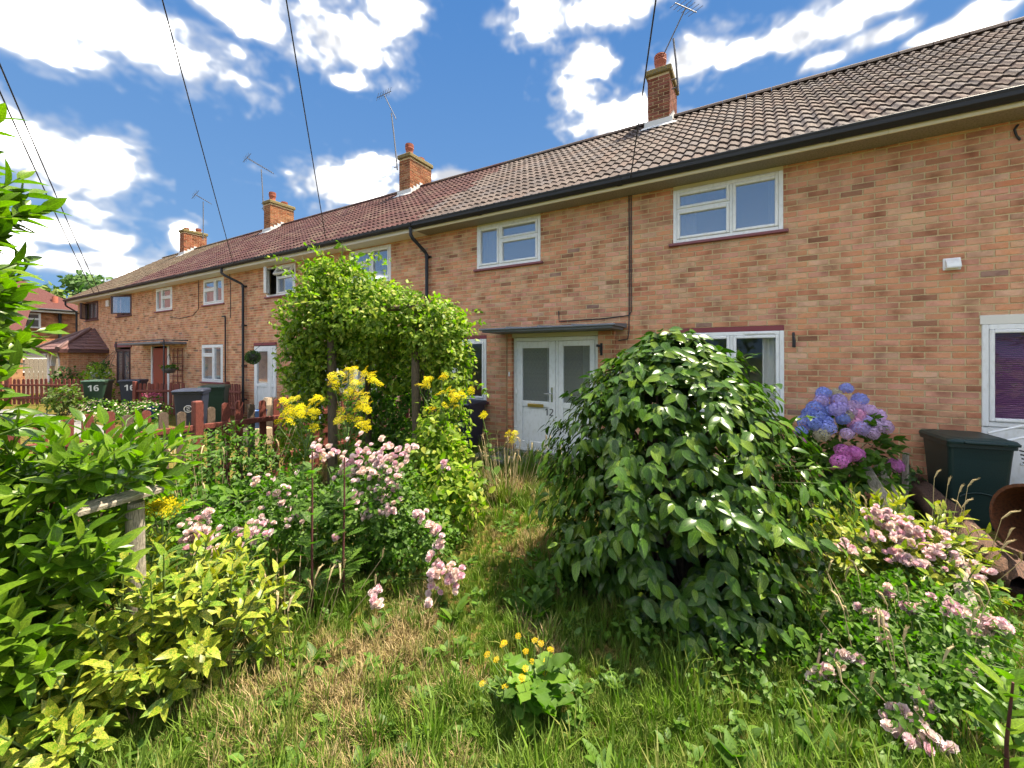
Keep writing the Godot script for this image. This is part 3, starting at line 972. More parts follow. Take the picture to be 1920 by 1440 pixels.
func terrace() -> void:
	make_tile()
	var top := 4.332
	var sil := 3.496
	# ---- the house with the white door (12)
	var h := house(-6.05, 1.30, "brick terraced house with white front door numbered 12", [[-4.76, -3.37, sil, top], [-1.11, 0.30, sil, top], [-1.11, 0.31, 0.912, 2.204], [-5.95, -4.54, 0.912, 2.204], [-3.90, -2.27, 0.076, 2.128]], 300, "brown", 300, M.soffit_board, true)
	var cx := -h.position.x
	chimney(h, -2.12, [[-0.22, 0.42], [-0.72, 0.16]], 1, Color(0.36, 0.28, 0.30))
	var W: Material = M.white_plastic
	window(h, -4.76 + cx, -3.37 + cx, sil, top, [[0.37, []], [1.0, [0.62]]], W, M.sill_red)
	var w := window(h, -1.11 + cx, 0.30 + cx, sil, top - 0.03, [[0.56, [0.63]], [1.0, []]], W, M.sill_red)
	one_box("head_board", Vector3(-1.11 + cx, top - 0.028, -0.06), Vector3(0.30 + cx, top + 0.03, 0.004), M.cream_paint, w)
	one_box("head_board", Vector3(-4.76 + cx, top + 0.002, -0.06), Vector3(-3.37 + cx, top + 0.03, 0.004), M.cream_paint, w)
	trickle_vent(w, -0.98 + cx, -0.62 + cx, top - 0.055)
	trickle_vent(w, -0.16 + cx, 0.20 + cx, top - 0.055)
	w = window(h, -1.11 + cx, 0.31 + cx, 0.912, 2.128, [[0.56, [0.70]], [1.0, []]], W, M.sill_red, -0.035, {}, M.clear_glass)
	one_box("lintel", Vector3(-1.11 + cx, 2.13, -0.08), Vector3(0.31 + cx, 2.204, -0.002), M.maroon, w)
	trickle_vent(w, -0.98 + cx, -0.62 + cx, 2.10)
	trickle_vent(w, -0.16 + cx, 0.20 + cx, 2.10)
	w = window(h, -5.95 + cx, -4.54 + cx, 0.912, 2.128, [[0.45, []], [1.0, []]], W, M.sill_red, -0.035, {}, M.clear_glass)
	one_box("lintel", Vector3(-5.95 + cx, 2.13, -0.08), Vector3(-4.54 + cx, 2.204, -0.002), M.maroon, w)
	curtain(-1.06, -0.80, 3.53, 4.30, "white curtain at the side of the upper window beside blank brickwork", M.curtain)
	curtain(0.13, 0.26, 3.53, 4.30, "narrow white curtain edge in the upper window's tall pane", M.curtain)
	curtain(0.06, 0.27, 0.95, 2.10, "pale curtain in the lower window behind the dark glossy bush", M.curtain)
	curtain(-4.70, -4.28, 3.53, 4.30, "cream curtain in the small upper window above the climber", M.curtain)
	# door, fixed light and their frame
	var fr := MB.new()
	fr.cbox(Vector3(-3.90 + cx, 0.076, -0.04), Vector3(-3.84 + cx, 2.128, 0.05), 0.006)
	fr.cbox(Vector3(-2.33 + cx, 0.076, -0.04), Vector3(-2.27 + cx, 2.128, 0.05), 0.006)
	fr.cbox(Vector3(-3.84 + cx, 2.06, -0.04), Vector3(-2.33 + cx, 2.128, 0.05), 0.006)
	fr.cbox(Vector3(-3.84 + cx, 0.076, -0.04), Vector3(-2.33 + cx, 0.13, 0.06), 0.006)
	fr.cbox(Vector3(-3.05 + cx, 0.13, -0.04), Vector3(-3.00 + cx, 2.06, 0.05), 0.006)
	put("door_frame", fr, W, h)
	var d := door_leaf(h, "door", -3.835 + cx, -3.055 + cx, 0.135, 2.055, 0.93, 0.0, W, M.frosted_glass, 0.12)
	var lb := MB.new()
	lb.cbox(Vector3(-3.60 + cx, 0.875, 0.056), Vector3(-3.28 + cx, 0.935, 0.070), 0.006)
	lb.cbox(Vector3(-3.57 + cx, 0.885, 0.070), Vector3(-3.31 + cx, 0.925, 0.076), 0.004)
	put("letter_box", lb, M.brass, d)
	var hd := MB.new()
	hd.cbox(Vector3(-3.135 + cx, 0.98, 0.056), Vector3(-3.098 + cx, 1.24, 0.066), 0.006)
	hd.tube([Vector3(-3.117 + cx, 1.13, 0.06), Vector3(-3.117 + cx, 1.13, 0.105), Vector3(-3.14 + cx, 1.13, 0.11), Vector3(-3.25 + cx, 1.125, 0.105)], 0.010, 0.008, 8)
	put("handle", hd, M.chrome, d)
	for y: float in [0.45, 1.15, 1.85]:
		one_box("hinge", Vector3(-3.868 + cx, y - 0.05, 0.052), Vector3(-3.815 + cx, y + 0.05, 0.075), W, d)
	lettering("12", 0.17, M.black_print, d, Transform3D(Basis.IDENTITY, Vector3(-3.17 + cx, 0.80, 0.058)))
	door_leaf(h, "side_light", -2.995 + cx, -2.335 + cx, 0.135, 2.055, 0.93, 0.0, W, M.frosted_glass, 0.09)
	var inn := MB.new()
	inn.cbox(Vector3(-3.72 + cx, 0.06, -1.06), Vector3(-3.60 + cx, 2.1, -1.0), 0.01)
	inn.cbox(Vector3(-2.95 + cx, 0.06, -1.06), Vector3(-2.83 + cx, 2.1, -1.0), 0.01)
	inn.cbox(Vector3(-3.60 + cx, 2.0, -1.06), Vector3(-2.95 + cx, 2.1, -1.0), 0.01)
	inn.cbox(Vector3(-3.60 + cx, 0.06, -1.05), Vector3(-2.95 + cx, 1.0, -1.02), 0.01)
	put("inner_door", inn, W, h)
	one_box("lobby_wall", Vector3(-4.3 + cx, 0.06, -1.14), Vector3(-1.9 + cx, 2.34, -1.07), M.grey_timber, h)
	# brick piers beside the door, lead canopy over it
	for px: Array in [[-4.00, -3.905], [-2.265, -1.99]]:
		var pw: float = px[1] - px[0]
		var pier := brick_wall("pier", h, 0.0, pw, 0.0, 2.20, [], Transform3D(Basis.IDENTITY, Vector3(px[0] + cx, 0, 0.115)), 0, Color(0.95, 0.85, 0.8), 0.0)
		brick_wall("pier_side", pier, 0.0, 0.11, 0.0, 2.20, [], Transform3D(Basis(Vector3.UP, PI / 2), Vector3(pw, 0, 0)), 0, Color(0.95, 0.85, 0.8), 0.0)
	var can := MB.new()
	can.cbox(Vector3(-4.22 + cx, 2.205, 0.003), Vector3(-1.87 + cx, 2.245, 0.62), 0.006)
	can.run([Vector2(2.245, 0.003), Vector2(2.245, 0.66), Vector2(2.262, 0.662), Vector2(2.275, 0.655), Vector2(2.315, 0.003)], -4.27 + cx, -1.82 + cx)
	var cano := put("canopy", can, M.lead, h)
	for x: float in [-3.7, -3.1, -2.5]:
		var roll := MB.new()
		roll.tube([Vector3(x + cx, 2.318, 0.02), Vector3(x + cx, 2.280, 0.64)], 0.014, 0.014, 8)
		put("lead_roll", roll, M.lead, cano)
	one_box("door_head", Vector3(-3.905 + cx, 2.132, -0.05), Vector3(-2.265 + cx, 2.203, 0.10), M.cream_paint, h)
	# small fittings
	one_box("bell_push", Vector3(-3.965 + cx, 1.42, 0.116), Vector3(-3.94 + cx, 1.50, 0.135), W, h)
	var sl := MB.new()
	sl.cbox(Vector3(-2.22 + cx, 1.80, 0.118), Vector3(-2.18 + cx, 2.0, 0.13), 0.004)
	sl.tube([Vector3(-2.2 + cx, 1.97, 0.13), Vector3(-2.2 + cx, 1.90, 0.20), Vector3(-2.2 + cx, 1.82, 0.13)], 0.012, 0.01, 6)
	sl.tube([Vector3(-2.2 + cx, 1.95, 0.14), Vector3(-2.26 + cx, 1.96, 0.19)], 0.022, 0.02, 8)
	put("lamp_bracket", sl, M.black_metal, h)
	var br := MB.new()
	br.cbox(Vector3(0.40 + cx, 1.90, 0.002), Vector3(0.43 + cx, 2.10, 0.02), 0.004)
	br.tube([Vector3(0.415 + cx, 2.07, 0.02), Vector3(0.43 + cx, 1.98, 0.07), Vector3(0.43 + cx, 1.90, 0.05)], 0.01, 0.008, 6)
	put("basket_bracket", br, M.black_metal, h)
	one_box("waste_pipe", Vector3(-1.965 + cx, 0.1, 0.01), Vector3(-1.935 + cx, 1.82, 0.04), W, h, 0.01)
	var cab := MB.new()
	cab.tube([Vector3(-1.78 + cx, 4.36, 0.012), Vector3(-1.775 + cx, 3.2, 0.012), Vector3(-1.78 + cx, 2.20, 0.012), Vector3(-1.80 + cx, 2.06, 0.012), Vector3(-1.95 + cx, 2.04, 0.012)], 0.009, 0.009, 6)
	cab.tube([Vector3(-1.745 + cx, 4.36, 0.012), Vector3(-1.745 + cx, 2.50, 0.012), Vector3(-1.78 + cx, 2.44, 0.012), Vector3(-2.2 + cx, 2.41, 0.012), Vector3(-3.0 + cx, 2.40, 0.012), Vector3(-3.01 + cx, 2.58, 0.012)], 0.009, 0.009, 6)
	put("wall_cable", cab, M.cable, h)
	downpipe(h, -5.99, 0.10, M.black_plastic)
	for e: Array in [[-5.4, 4.17], [-1.95, 4.22], [-2.05, 4.22], [1.1, 2.9]]:
		pass
	print("house 12 done")

	# ---- the house beyond the log, with the purple blind
	h = house(1.30, 8.65, "brick house beside it with purple blind and white extractor vent", [[2.18, 3.85, 0.152, 2.204], [2.9, 4.3, sil, top]], 300, "brown", 200, M.soffit_board, true)
	cx = -h.position.x
	w = window(h, 2.18 + cx, 3.85 + cx, 0.988, 2.128, [[0.5, []], [1.0, []]], W, null, -0.03, {}, M.clear_glass)
	one_box("lintel", Vector3(2.165 + cx, 2.13, -0.08), Vector3(3.86 + cx, 2.235, 0.012), M.white_board, w)
	one_box("apron_panel", Vector3(2.18 + cx, 0.152, -0.06), Vector3(3.85 + cx, 0.985, 0.004), W, w, 0.008)
	window(h, 2.9 + cx, 4.3 + cx, sil, top, [[0.5, []], [1.0, []]], W, M.sill_red)
	var bl := thing("window_blind", "purple slatted blind behind the glass of the neighbouring window", "blind", Vector3(3.0, 1.05, -0.13))
	for k in 46:
		var s := MB.new()
		s.box(Vector3(-0.76, k * 0.0235, -0.010), Vector3(0.76, k * 0.0235 + 0.004, 0.010), Color.WHITE, Transform3D(Basis(Vector3.RIGHT, 0.0), Vector3.ZERO))
		s.quad(Vector3(-0.76, k * 0.0235 + 0.004, 0.008), Vector3(0.76, k * 0.0235 + 0.004, 0.008), Vector3(0.76, k * 0.0235 + 0.022, -0.006), Vector3(-0.76, k * 0.0235 + 0.022, -0.006))
		put("slat", s, M.purple_blind, bl)
	var ven := MB.new()
	ven.cbox(Vector3(1.86 + cx, 2.77, 0.002), Vector3(2.01 + cx, 2.91, 0.02), 0.006)
	ven.run([Vector2(2.90, 0.02), Vector2(2.79, 0.02), Vector2(2.785, 0.085), Vector2(2.80, 0.09), Vector2(2.86, 0.07)], 1.875 + cx, 1.995 + cx)
	put("extractor_vent", ven, W, h)
	cab = MB.new()
	cab.tube([Vector3(2.45 + cx, 4.30, 0.02), Vector3(2.42 + cx, 4.25, 0.03), Vector3(2.44 + cx, 4.18, 0.02), Vector3(2.47 + cx, 4.13, 0.012)], 0.012, 0.01, 6)
	put("wall_cable", cab, M.cable, h)

	# ---- the house behind the climbing plant (14)
	h = house(-13.40, -6.05, "brick terraced house behind the climber-covered arch", [[-8.50, -7.13, sil, top], [-12.09, -10.72, sil, top], [-12.72, -11.60, 0.076, 2.204], [-10.70, -9.40, 0.076, 2.128], [-9.0, -7.6, 0.912, 2.204]], 300, "purple", 300, M.white_board, false)
	cx = -h.position.x
	chimney(h, -9.78, [[-0.22, 0.40], [-0.72, 0.16]], 1, Color(0.50, 0.42, 0.36))
	window(h, -8.50 + cx, -7.13 + cx, sil, top, [[0.55, [0.60]], [1.0, []]], W, M.sill_red)
	window(h, -12.09 + cx, -10.72 + cx, sil, top, [[0.36, []], [1.0, [0.64]]], W, M.sill_red, -0.035, {"11": [Vector3.RIGHT, -0.55, Vector3(-11.0 + cx, top - 0.06, 0.0)], "00": [Vector3.UP, -0.7, Vector3(-12.03 + cx, 3.9, 0.0)]})
	curtain(-11.0, -10.78, 3.53, 4.30, "white net curtain behind the opened window over the climber", M.curtain)
	door_leaf(h, "door", -12.70 + cx, -11.86 + cx, 0.10, 2.10, 0.98, -0.03, W, M.glass, 0.15)
	one_box("lintel", Vector3(-12.72 + cx, 2.12, -0.08), Vector3(-11.60 + cx, 2.204, 0.03), M.maroon, h)
	door_leaf(h, "side_panel", -11.85 + cx, -11.61 + cx, 0.10, 2.10, 0.98, -0.03, W, W, 0.05)
	door_leaf(h, "dark_door", -10.69 + cx, -10.0 + cx, 0.10, 2.10, 1.02, -0.03, M.dark_door, M.glass, 0.13)
	door_leaf(h, "side_panel", -9.99 + cx, -9.41 + cx, 0.10, 2.10, 0.98, -0.03, W, W, 0.05)
	window(h, -9.0 + cx, -7.6 + cx, 0.912, 2.128, [[0.5, []], [1.0, []]], W, M.sill_red)
	one_box("lintel", Vector3(-9.0 + cx, 2.13, -0.08), Vector3(-7.6 + cx, 2.204, -0.002), M.maroon, h)
	downpipe(h, -13.18, 0.45, M.black_plastic)

	# ---- the house with the red door (16)
	h = house(-20.75, -13.40, "brick terraced house with red door under a flat canopy", [[-15.77, -14.48, sil, top], [-19.40, -18.08, sil, top], [-15.88, -14.53, 0.988, 2.204], [-19.82, -18.30, 0.076, 2.204]], 0, "purple", 0, M.white_board, false)
	cx = -h.position.x
	chimney(h, -17.40, [[-0.22, 0.40], [-0.72, 0.16]], 0, Color(0.52, 0.44, 0.36))
	window(h, -15.77 + cx, -14.48 + cx, sil, top, [[0.60, [0.60]], [1.0, []]], W, M.sill_red)
	window(h, -19.40 + cx, -18.08 + cx, sil, top, [[0.38, []], [1.0, [0.58]]], W, M.sill_red)
	window(h, -15.88 + cx, -14.53 + cx, 0.988, 2.19, [[0.58, [0.75]], [1.0, []]], W, M.sill_red)
	curtain(-15.82, -15.12, 1.03, 2.15, "net curtain in the lower window beside the red door", M.curtain)
	curtain(-15.72, -15.05, 3.53, 4.30, "net curtain in the upper window over the bins", M.curtain)
	one_box("door", Vector3(-19.74 + cx, 0.10, -0.05), Vector3(-18.44 + cx, 2.13, -0.02), M.red_door, h, 0.008)
	one_box("door_jamb", Vector3(-19.82 + cx, 0.08, -0.08), Vector3(-19.745 + cx, 2.20, 0.02), W, h)
	one_box("door_jamb", Vector3(-18.435 + cx, 0.08, -0.08), Vector3(-18.30 + cx, 2.20, 0.02), W, h)
	can = MB.new()
	can.cbox(Vector3(-20.6 + cx, 2.24, 0.003), Vector3(-16.95 + cx, 2.31, 0.75), 0.01)
	put("canopy", can, M.lead, h)
	var rl := MB.new()
	rl.tube([Vector3(-16.75 + cx, 0.0, 0.72), Vector3(-16.75 + cx, 2.36, 0.72), Vector3(-16.75 + cx, 2.36, 0.05)], 0.022, 0.022, 8)
	rl.tube([Vector3(-20.7 + cx, 2.35, 0.78), Vector3(-16.75 + cx, 2.37, 0.74)], 0.018, 0.018, 8)
	rl.tube([Vector3(-20.65 + cx, 2.36, 0.78), Vector3(-20.65 + cx, 2.05, 0.78)], 0.02, 0.02, 8)
	put("canopy_post", rl, M.black_metal, h)
	var pipe := MB.new()
	pipe.tube([Vector3(-14.45 + cx, 3.06, 0.06), Vector3(-14.28 + cx, 3.06, 0.06), Vector3(-14.26 + cx, 3.0, 0.06), Vector3(-14.26 + cx, 0.2, 0.06)], 0.022, 0.022, 8)
	put("waste_pipe", pipe, M.black_plastic, h)
	cab = MB.new()
	cab.tube([Vector3(-14.1 + cx, 4.36, 0.012), Vector3(-14.05 + cx, 4.0, 0.012), Vector3(-14.05 + cx, 3.0, 0.012)], 0.009, 0.009, 6)
	cab.tube([Vector3(-16.1 + cx, 4.36, 0.012), Vector3(-16.1 + cx, 3.4, 0.012), Vector3(-16.5 + cx, 3.2, 0.012), Vector3(-17.5 + cx, 3.15, 0.012), Vector3(-18.2 + cx, 3.25, 0.012)], 0.009, 0.009, 6)
	put("wall_cable", cab, M.cable, h)

	# ---- the end house (18)
	h = house(-28.12, -20.75, "end brick house of the terrace with tiled porch and brown windows", [[-23.19, -21.70, sil, top], [-27.08, -25.40, sil, top], [-23.25, -21.80, 0.684, 2.204]], 0, "tan", 0, M.white_board, false)
	cx = -h.position.x
	chimney(h, -24.90, [[-0.2, 0.14], [-0.72, 0.22]], 0, Color(0.50, 0.36, 0.32))
	var B: Material = M.brown_frame
	window(h, -23.19 + cx, -21.70 + cx, sil, top, [[0.34, []], [1.0, []]], B, M.brown_frame, -0.035, {"10": [Vector3.UP, 0.45, Vector3(-21.78 + cx, 3.9, 0.0)]})
	window(h, -27.08 + cx, -25.40 + cx, sil, top, [[0.36, []], [0.66, []], [1.0, []]], B, M.brown_frame, -0.035, {"00": [Vector3.UP, -0.6, Vector3(-27.0 + cx, 3.9, 0.0)]})
	w = window(h, -23.25 + cx, -21.80 + cx, 0.684, 2.128, [[0.5, []], [1.0, []]], B, M.brown_frame)
	one_box("lintel", Vector3(-23.4 + cx, 2.21, -0.02), Vector3(-21.65 + cx, 2.36, 0.05), M.sill_red, w)
	curtain(-22.4, -21.85, 3.53, 4.28, "pale curtain behind the brown window with one sash swung open", M.curtain)
	curtain(-26.9, -25.5, 3.53, 4.28, "pale curtain behind the brown three-light window", M.curtain)
	# gable end and porch
	var gab := MB.new()
	gab.tri(Vector3(-28.12 + cx, 4.36, 0.0), Vector3(-28.12 + cx, 7.05, -3.4), Vector3(-28.12 + cx, 4.36, -7.0))
	gab.quad(Vector3(-28.12 + cx, 0, -7), Vector3(-28.12 + cx, 0, 0), Vector3(-28.12 + cx, 4.36, 0), Vector3(-28.12 + cx, 4.36, -7))
	put("gable_wall", gab, M.mortar, h)
	downpipe(h, -27.95, 0.0, M.black_plastic)
	one_box("alarm_box", Vector3(-24.30 + cx, 3.98, 0.003), Vector3(-24.02 + cx, 4.26, 0.07), W, h, 0.02)
	var por := Node3D.new()
	por.name = "porch"
	h.add_child(por)
	por.position = Vector3(-25.85 + cx, 0, 0)
	brick_wall("porch_wall", por, -1.35, 1.35, 0.0, 2.10, [[-0.95, 0.15, 0.076, 1.976]], Transform3D(Basis.IDENTITY, Vector3(0, 0, 1.15)), 0, Color(0.95, 0.9, 0.85), 0.0)
	brick_wall("porch_side_wall", por, 0.0, 1.15, 0.0, 2.10, [], Transform3D(Basis(Vector3.UP, PI / 2), Vector3(1.35, 0, 1.15)), 0, Color(0.95, 0.9, 0.85), 0.0)
	one_box("porch_column", Vector3(-1.40, 0, 1.10), Vector3(-1.15, 2.10, 1.19), W, por, 0.01)
	var arch := MB.new()
	for i in 12:
		var a := PI * i / 12.0
		var b := PI * (i + 1) / 12.0
		var c := Vector3(-0.40, 1.42, 1.17)
		var pa := Vector3(cos(a), sin(a), 0); var pb := Vector3(cos(b), sin(b), 0)
		arch.quad(c + pa * 0.55, c + pa * 0.68, c + pb * 0.68, c + pb * 0.55)
		arch.quad(c + pa * 0.55 - Vector3(0, 0, 0.15), c + pa * 0.55, c + pb * 0.55, c + pb * 0.55 - Vector3(0, 0, 0.15))
		arch.quad(c + pa * 0.68, c + pa * 0.68 - Vector3(0, 0, 0.15), c + pb * 0.68 - Vector3(0, 0, 0.15), c + pb * 0.68)
	put("porch_arch", arch, W, por)
	var pr := MB.new()
	var e0 := 2.12
	var a0 := Vector3(-1.75, e0, 1.55); var a1 := Vector3(1.75, e0, 1.55); var a2 := Vector3(1.75, e0, 0.0); var a3 := Vector3(-1.75, e0, 0.0)
	var ap := Vector3(0, 3.12, 0.0)
	var ap1 := Vector3(0, 3.05, 0.15)
	var rows2 := 7
	for r in rows2:
		var t0 := float(r) / rows2
		var t1 := float(r + 1) / rows2
		var li := Vector3(0, 0.018, 0)
		pr.quad(a0.lerp(ap1, t0) + li, a1.lerp(ap1, t0) + li, a1.lerp(ap1, t1), a0.lerp(ap1, t1))
		pr.quad(a1.lerp(ap1, t0) + li, a2.lerp(ap, t0) + li, a2.lerp(ap, t1), a1.lerp(ap1, t1))
		pr.quad(a3.lerp(ap, t0) + li, a0.lerp(ap1, t0) + li, a0.lerp(ap1, t1), a3.lerp(ap, t1))
		pr.quad(a0.lerp(ap1, t0), a1.lerp(ap1, t0), a1.lerp(ap1, t0) + li, a0.lerp(ap1, t0) + li)
	for i in pr.c.size(): pr.c[i] = Color(0.20, 0.11, 0.105)
	put("porch_roof", pr, M.tile, por)
	var hip := MB.new()
	hip.tube([a1 + Vector3(0, 0.03, 0), ap1 + Vector3(0, 0.03, 0)], 0.08, 0.08, 8, Color(0.22, 0.14, 0.13))
	hip.tube([a0 + Vector3(0, 0.03, 0), ap1 + Vector3(0, 0.03, 0)], 0.08, 0.08, 8, Color(0.22, 0.14, 0.13))
	put("hip_tile", hip, M.tile, por)
	var fa := MB.new()
	fa.cbox(Vector3(-1.75, 1.98, 1.50), Vector3(1.75, 2.12, 1.54), 0.004)
	fa.cbox(Vector3(1.71, 1.98, 0.0), Vector3(1.75, 2.12, 1.50), 0.004)
	fa.cbox(Vector3(-1.75, 1.98, 0.0), Vector3(-1.71, 2.12, 1.50), 0.004)
	put("porch_fascia", fa, M.brown_frame, por)


func far_house() -> void:
	var t := thing("corner_house", "brick house with long red tiled roof beyond the terrace end", "house", Vector3(-36.5, 0, 1.0))
	var wall := MB.new()
	wall.box(Vector3(-3.4, 0, -2.3), Vector3(3.5, 4.35, 10.0))
	wall.box(Vector3(3.52, 0, 0.3), Vector3(5.9, 2.25, 10.0))
	for i in wall.c.size(): wall.c[i] = Color(0.44, 0.25, 0.13)
	put("wall", wall, M.brick, t)
	var rest := MB.new()
	var row := 0
	while row * COURSE < 4.3:
		var z := -2.3
		var off := 0.114 if row % 2 else 0.0
		while z < 0.3:
			var q: Array = BRICKS[brick_pick()]
			var s := rf(0.7, 0.95)
			rest.add(brick_shape(0.005, 0.223, 0.005, 0.071, Color(q[0], q[1] * 0.95, q[2] * 0.8) * s), Transform3D(Basis(Vector3.UP, PI / 2), Vector3(3.512, row * COURSE, z + 0.228 + off)))
			z += BRICK
		row += 1
	put("brickwork", rest, M.brick, t).set_meta("kind", "stuff")
	var rf_ := MB.new()
	var ridge0 := Vector3(0, 7.3, 1.2)
	var ridge1 := Vector3(0, 7.3, 9.0)
	var c0 := Vector3(3.9, 4.35, -2.7)
	var c1 := Vector3(3.9, 4.35, 10.4)
	rf_.quad(c1, c0, ridge0, ridge1)
	rf_.tri(c0, Vector3(-3.9, 4.35, -2.7), ridge0)
	rf_.quad(Vector3(-3.9, 4.35, -2.7), Vector3(-3.9, 4.35, 10.4), ridge1, ridge0)
	var cs := Vector3(3.9, 4.38, -0.15)
	rf_.quad(Vector3(6.5, 2.35, 10.4), Vector3(6.5, 2.35, 0.55), Vector3(3.9, 4.38, -0.35), Vector3(3.9, 4.38, 10.4))
	rf_.quad(Vector3(6.5, 2.30, 10.4), Vector3(3.9, 4.3, 10.4), Vector3(3.9, 4.3, -0.33), Vector3(6.5, 2.30, 0.55))
	put("roof", rf_, M.far_tile, t)
	one_box("eaves_board", Vector3(3.86, 4.20, -2.65), Vector3(3.92, 4.36, -0.1), M.white_board, t)
	one_box("gutter", Vector3(3.93, 4.30, -2.7), Vector3(4.05, 4.40, -0.1), M.black_plastic, t, 0.03)
	one_box("lower_gutter", Vector3(6.48, 2.22, 0.5), Vector3(6.60, 2.34, 10.4), M.black_plastic, t, 0.03)
	for e: Array in [[-0.75, 0.28, 3.35, 4.15], [-1.05, 0.26, 1.0, 2.2]]:
		var fr := MB.new()
		var x := 3.52
		fr.cbox(Vector3(x, e[2], e[0]), Vector3(x + 0.06, e[3], e[0] + 0.08), 0.005)
		fr.cbox(Vector3(x, e[2], e[1] - 0.08), Vector3(x + 0.06, e[3], e[1]), 0.005)
		fr.cbox(Vector3(x, e[2], e[0] + 0.08), Vector3(x + 0.06, e[2] + 0.08, e[1] - 0.08), 0.005)
		fr.cbox(Vector3(x, e[3] - 0.08, e[0] + 0.08), Vector3(x + 0.06, e[3], e[1] - 0.08), 0.005)
		var ym: float = lerpf(e[2], e[3], 0.6)
		fr.cbox(Vector3(x, ym - 0.05, e[0] + 0.08), Vector3(x + 0.06, ym + 0.05, e[1] - 0.08), 0.005)
		var w := put("window", fr, M.white_plastic, t)
		var g := MB.new()
		g.quad(Vector3(x + 0.02, e[2], e[1]), Vector3(x + 0.02, e[2], e[0]), Vector3(x + 0.02, e[3], e[0]), Vector3(x + 0.02, e[3], e[1]))
		put("pane", g, M.glass, w)
	var dp := MB.new()
	dp.tube([Vector3(3.60, 4.3, -1.45), Vector3(3.60, 0, -1.45)], 0.07, 0.07, 8)
	put("soil_pipe", dp, M.black_plastic, t)
	var vp := MB.new()
	vp.lathe([Vector2(0.14, 4.4), Vector2(0.12, 5.15), Vector2(0.0, 5.17)], 12, Transform3D(Basis.IDENTITY, Vector3(3.2, 0, -1.35)))
	put("roof_flue", vp, M.terracotta, t)


# ---------------------------------------------------------------- fences, bins, aerials, wires
func rounded_ring(w: float, d: float, r: float, y: float, off := Vector3.ZERO) -> Array:
	var out := []
	for k in 4:
		var c := Vector3((w / 2 - r) * [1, -1, -1, 1][k], y, (d / 2 - r) * [1, 1, -1, -1][k]) + off
		for j in 4:
			var a := PI / 2 * k + PI / 6 * j
			out.append(c + Vector3(cos(a) * r, 0, sin(a) * r))
	return out

func loft(mb: MB, rings: Array, capped := true) -> void:
	for i in rings.size() - 1:
		var a: Array = rings[i]
		var b: Array = rings[i + 1]
		for j in a.size():
			var k := (j + 1) % a.size()
			mb.quad(a[k], a[j], b[j], b[k])
	if capped:
		for e in 2:
			var r: Array = rings[0 if e == 0 else rings.size() - 1]
			var c := Vector3.ZERO
			for p: Vector3 in r: c += p / r.size()
			for j in r.size():
				if e == 0: mb.tri(c, r[j], r[(j + 1) % r.size()])
				else: mb.tri(c, r[(j + 1) % r.size()], r[j])

func wheelie_bin(label: String, at: Vector3, turn: float, body: Material, lid: Material, text := "", badge := false, s := 1.0) -> Node3D:
	var t := thing("wheelie_bin", label, "wheelie bin", at, turn, "wheelie bins")
	var mb := MB.new()
	loft(mb, [rounded_ring(0.45, 0.50, 0.05, 0.02), rounded_ring(0.46, 0.53, 0.05, 0.10), rounded_ring(0.49, 0.57, 0.045, 0.40), rounded_ring(0.53, 0.63, 0.04, 0.80), rounded_ring(0.545, 0.66, 0.04, 0.93), rounded_ring(0.585, 0.70, 0.03, 0.935), rounded_ring(0.585, 0.70, 0.03, 0.975)])
	put("body", mb, body, t)
	mb = MB.new()
	loft(mb, [rounded_ring(0.60, 0.74, 0.03, 0.977, Vector3(0, 0, 0.01)), rounded_ring(0.61, 0.75, 0.035, 1.0, Vector3(0, 0, 0.01)), rounded_ring(0.58, 0.71, 0.05, 1.028), rounded_ring(0.46, 0.56, 0.06, 1.045), rounded_ring(0.43, 0.53, 0.06, 1.040)])
	var l := put("lid", mb, lid, t)
	mb = MB.new()
	mb.cbox(Vector3(-0.17, 0.985, 0.36), Vector3(0.17, 1.012, 0.415), 0.01)
	put("lid_grip", mb, lid, l)
	mb = MB.new()
	mb.tube([Vector3(-0.27, 0.99, -0.40), Vector3(0.27, 0.99, -0.40)], 0.02, 0.02, 8)
	mb.cbox(Vector3(-0.27, 0.94, -0.41), Vector3(-0.22, 1.0, -0.33), 0.008)
	mb.cbox(Vector3(0.22, 0.94, -0.41), Vector3(0.27, 1.0, -0.33), 0.008)
	put("handle", mb, body, t)
	for x: float in [-0.245, 0.205]:
		mb = MB.new()
		mb.tube([Vector3(x, 0.1, -0.26), Vector3(x + 0.04, 0.1, -0.26)], 0.1, 0.1, 16)
		put("wheel", mb, M.black_plastic, t)
	mb = MB.new()
	var pts := []
	for i in 13:
		var a := PI * (0.18 + 0.64 * i / 12.0)
		pts.append(Vector3(cos(a) * 0.19, 0.30 + sin(a) * 0.12, 0.288 + 0.02 * (0.12 * sin(a))))
	mb.tube(pts, 0.008, 0.008, 6)
	put("moulded_rib", mb, body, t)
	var tilt := Basis(Vector3.RIGHT, 0.075)
	if text: lettering(text, 0.27, M.white_print, t, Transform3D(tilt, Vector3(0, 0.78, 0.322)), true)
	if badge:
		mb = MB.new()
		var ring := []
		for i in 25: ring.append(Vector3(cos(TAU * i / 24), sin(TAU * i / 24), 0) * 0.075)
		mb.tube(ring, 0.010, 0.010, 6, Color.WHITE, false)
		mb.tube([Vector3(-0.03, 0.02, 0), Vector3(0, 0.045, 0), Vector3(0.03, 0.02, 0), Vector3(-0.03, -0.02, 0), Vector3(0, -0.045, 0), Vector3(0.03, -0.02, 0)], 0.008, 0.008, 6)
		put("emblem", mb, M.white_print, t, Transform3D(tilt, Vector3(0, 0.60, 0.308)))
	t.scale = Vector3.ONE * s
	return t

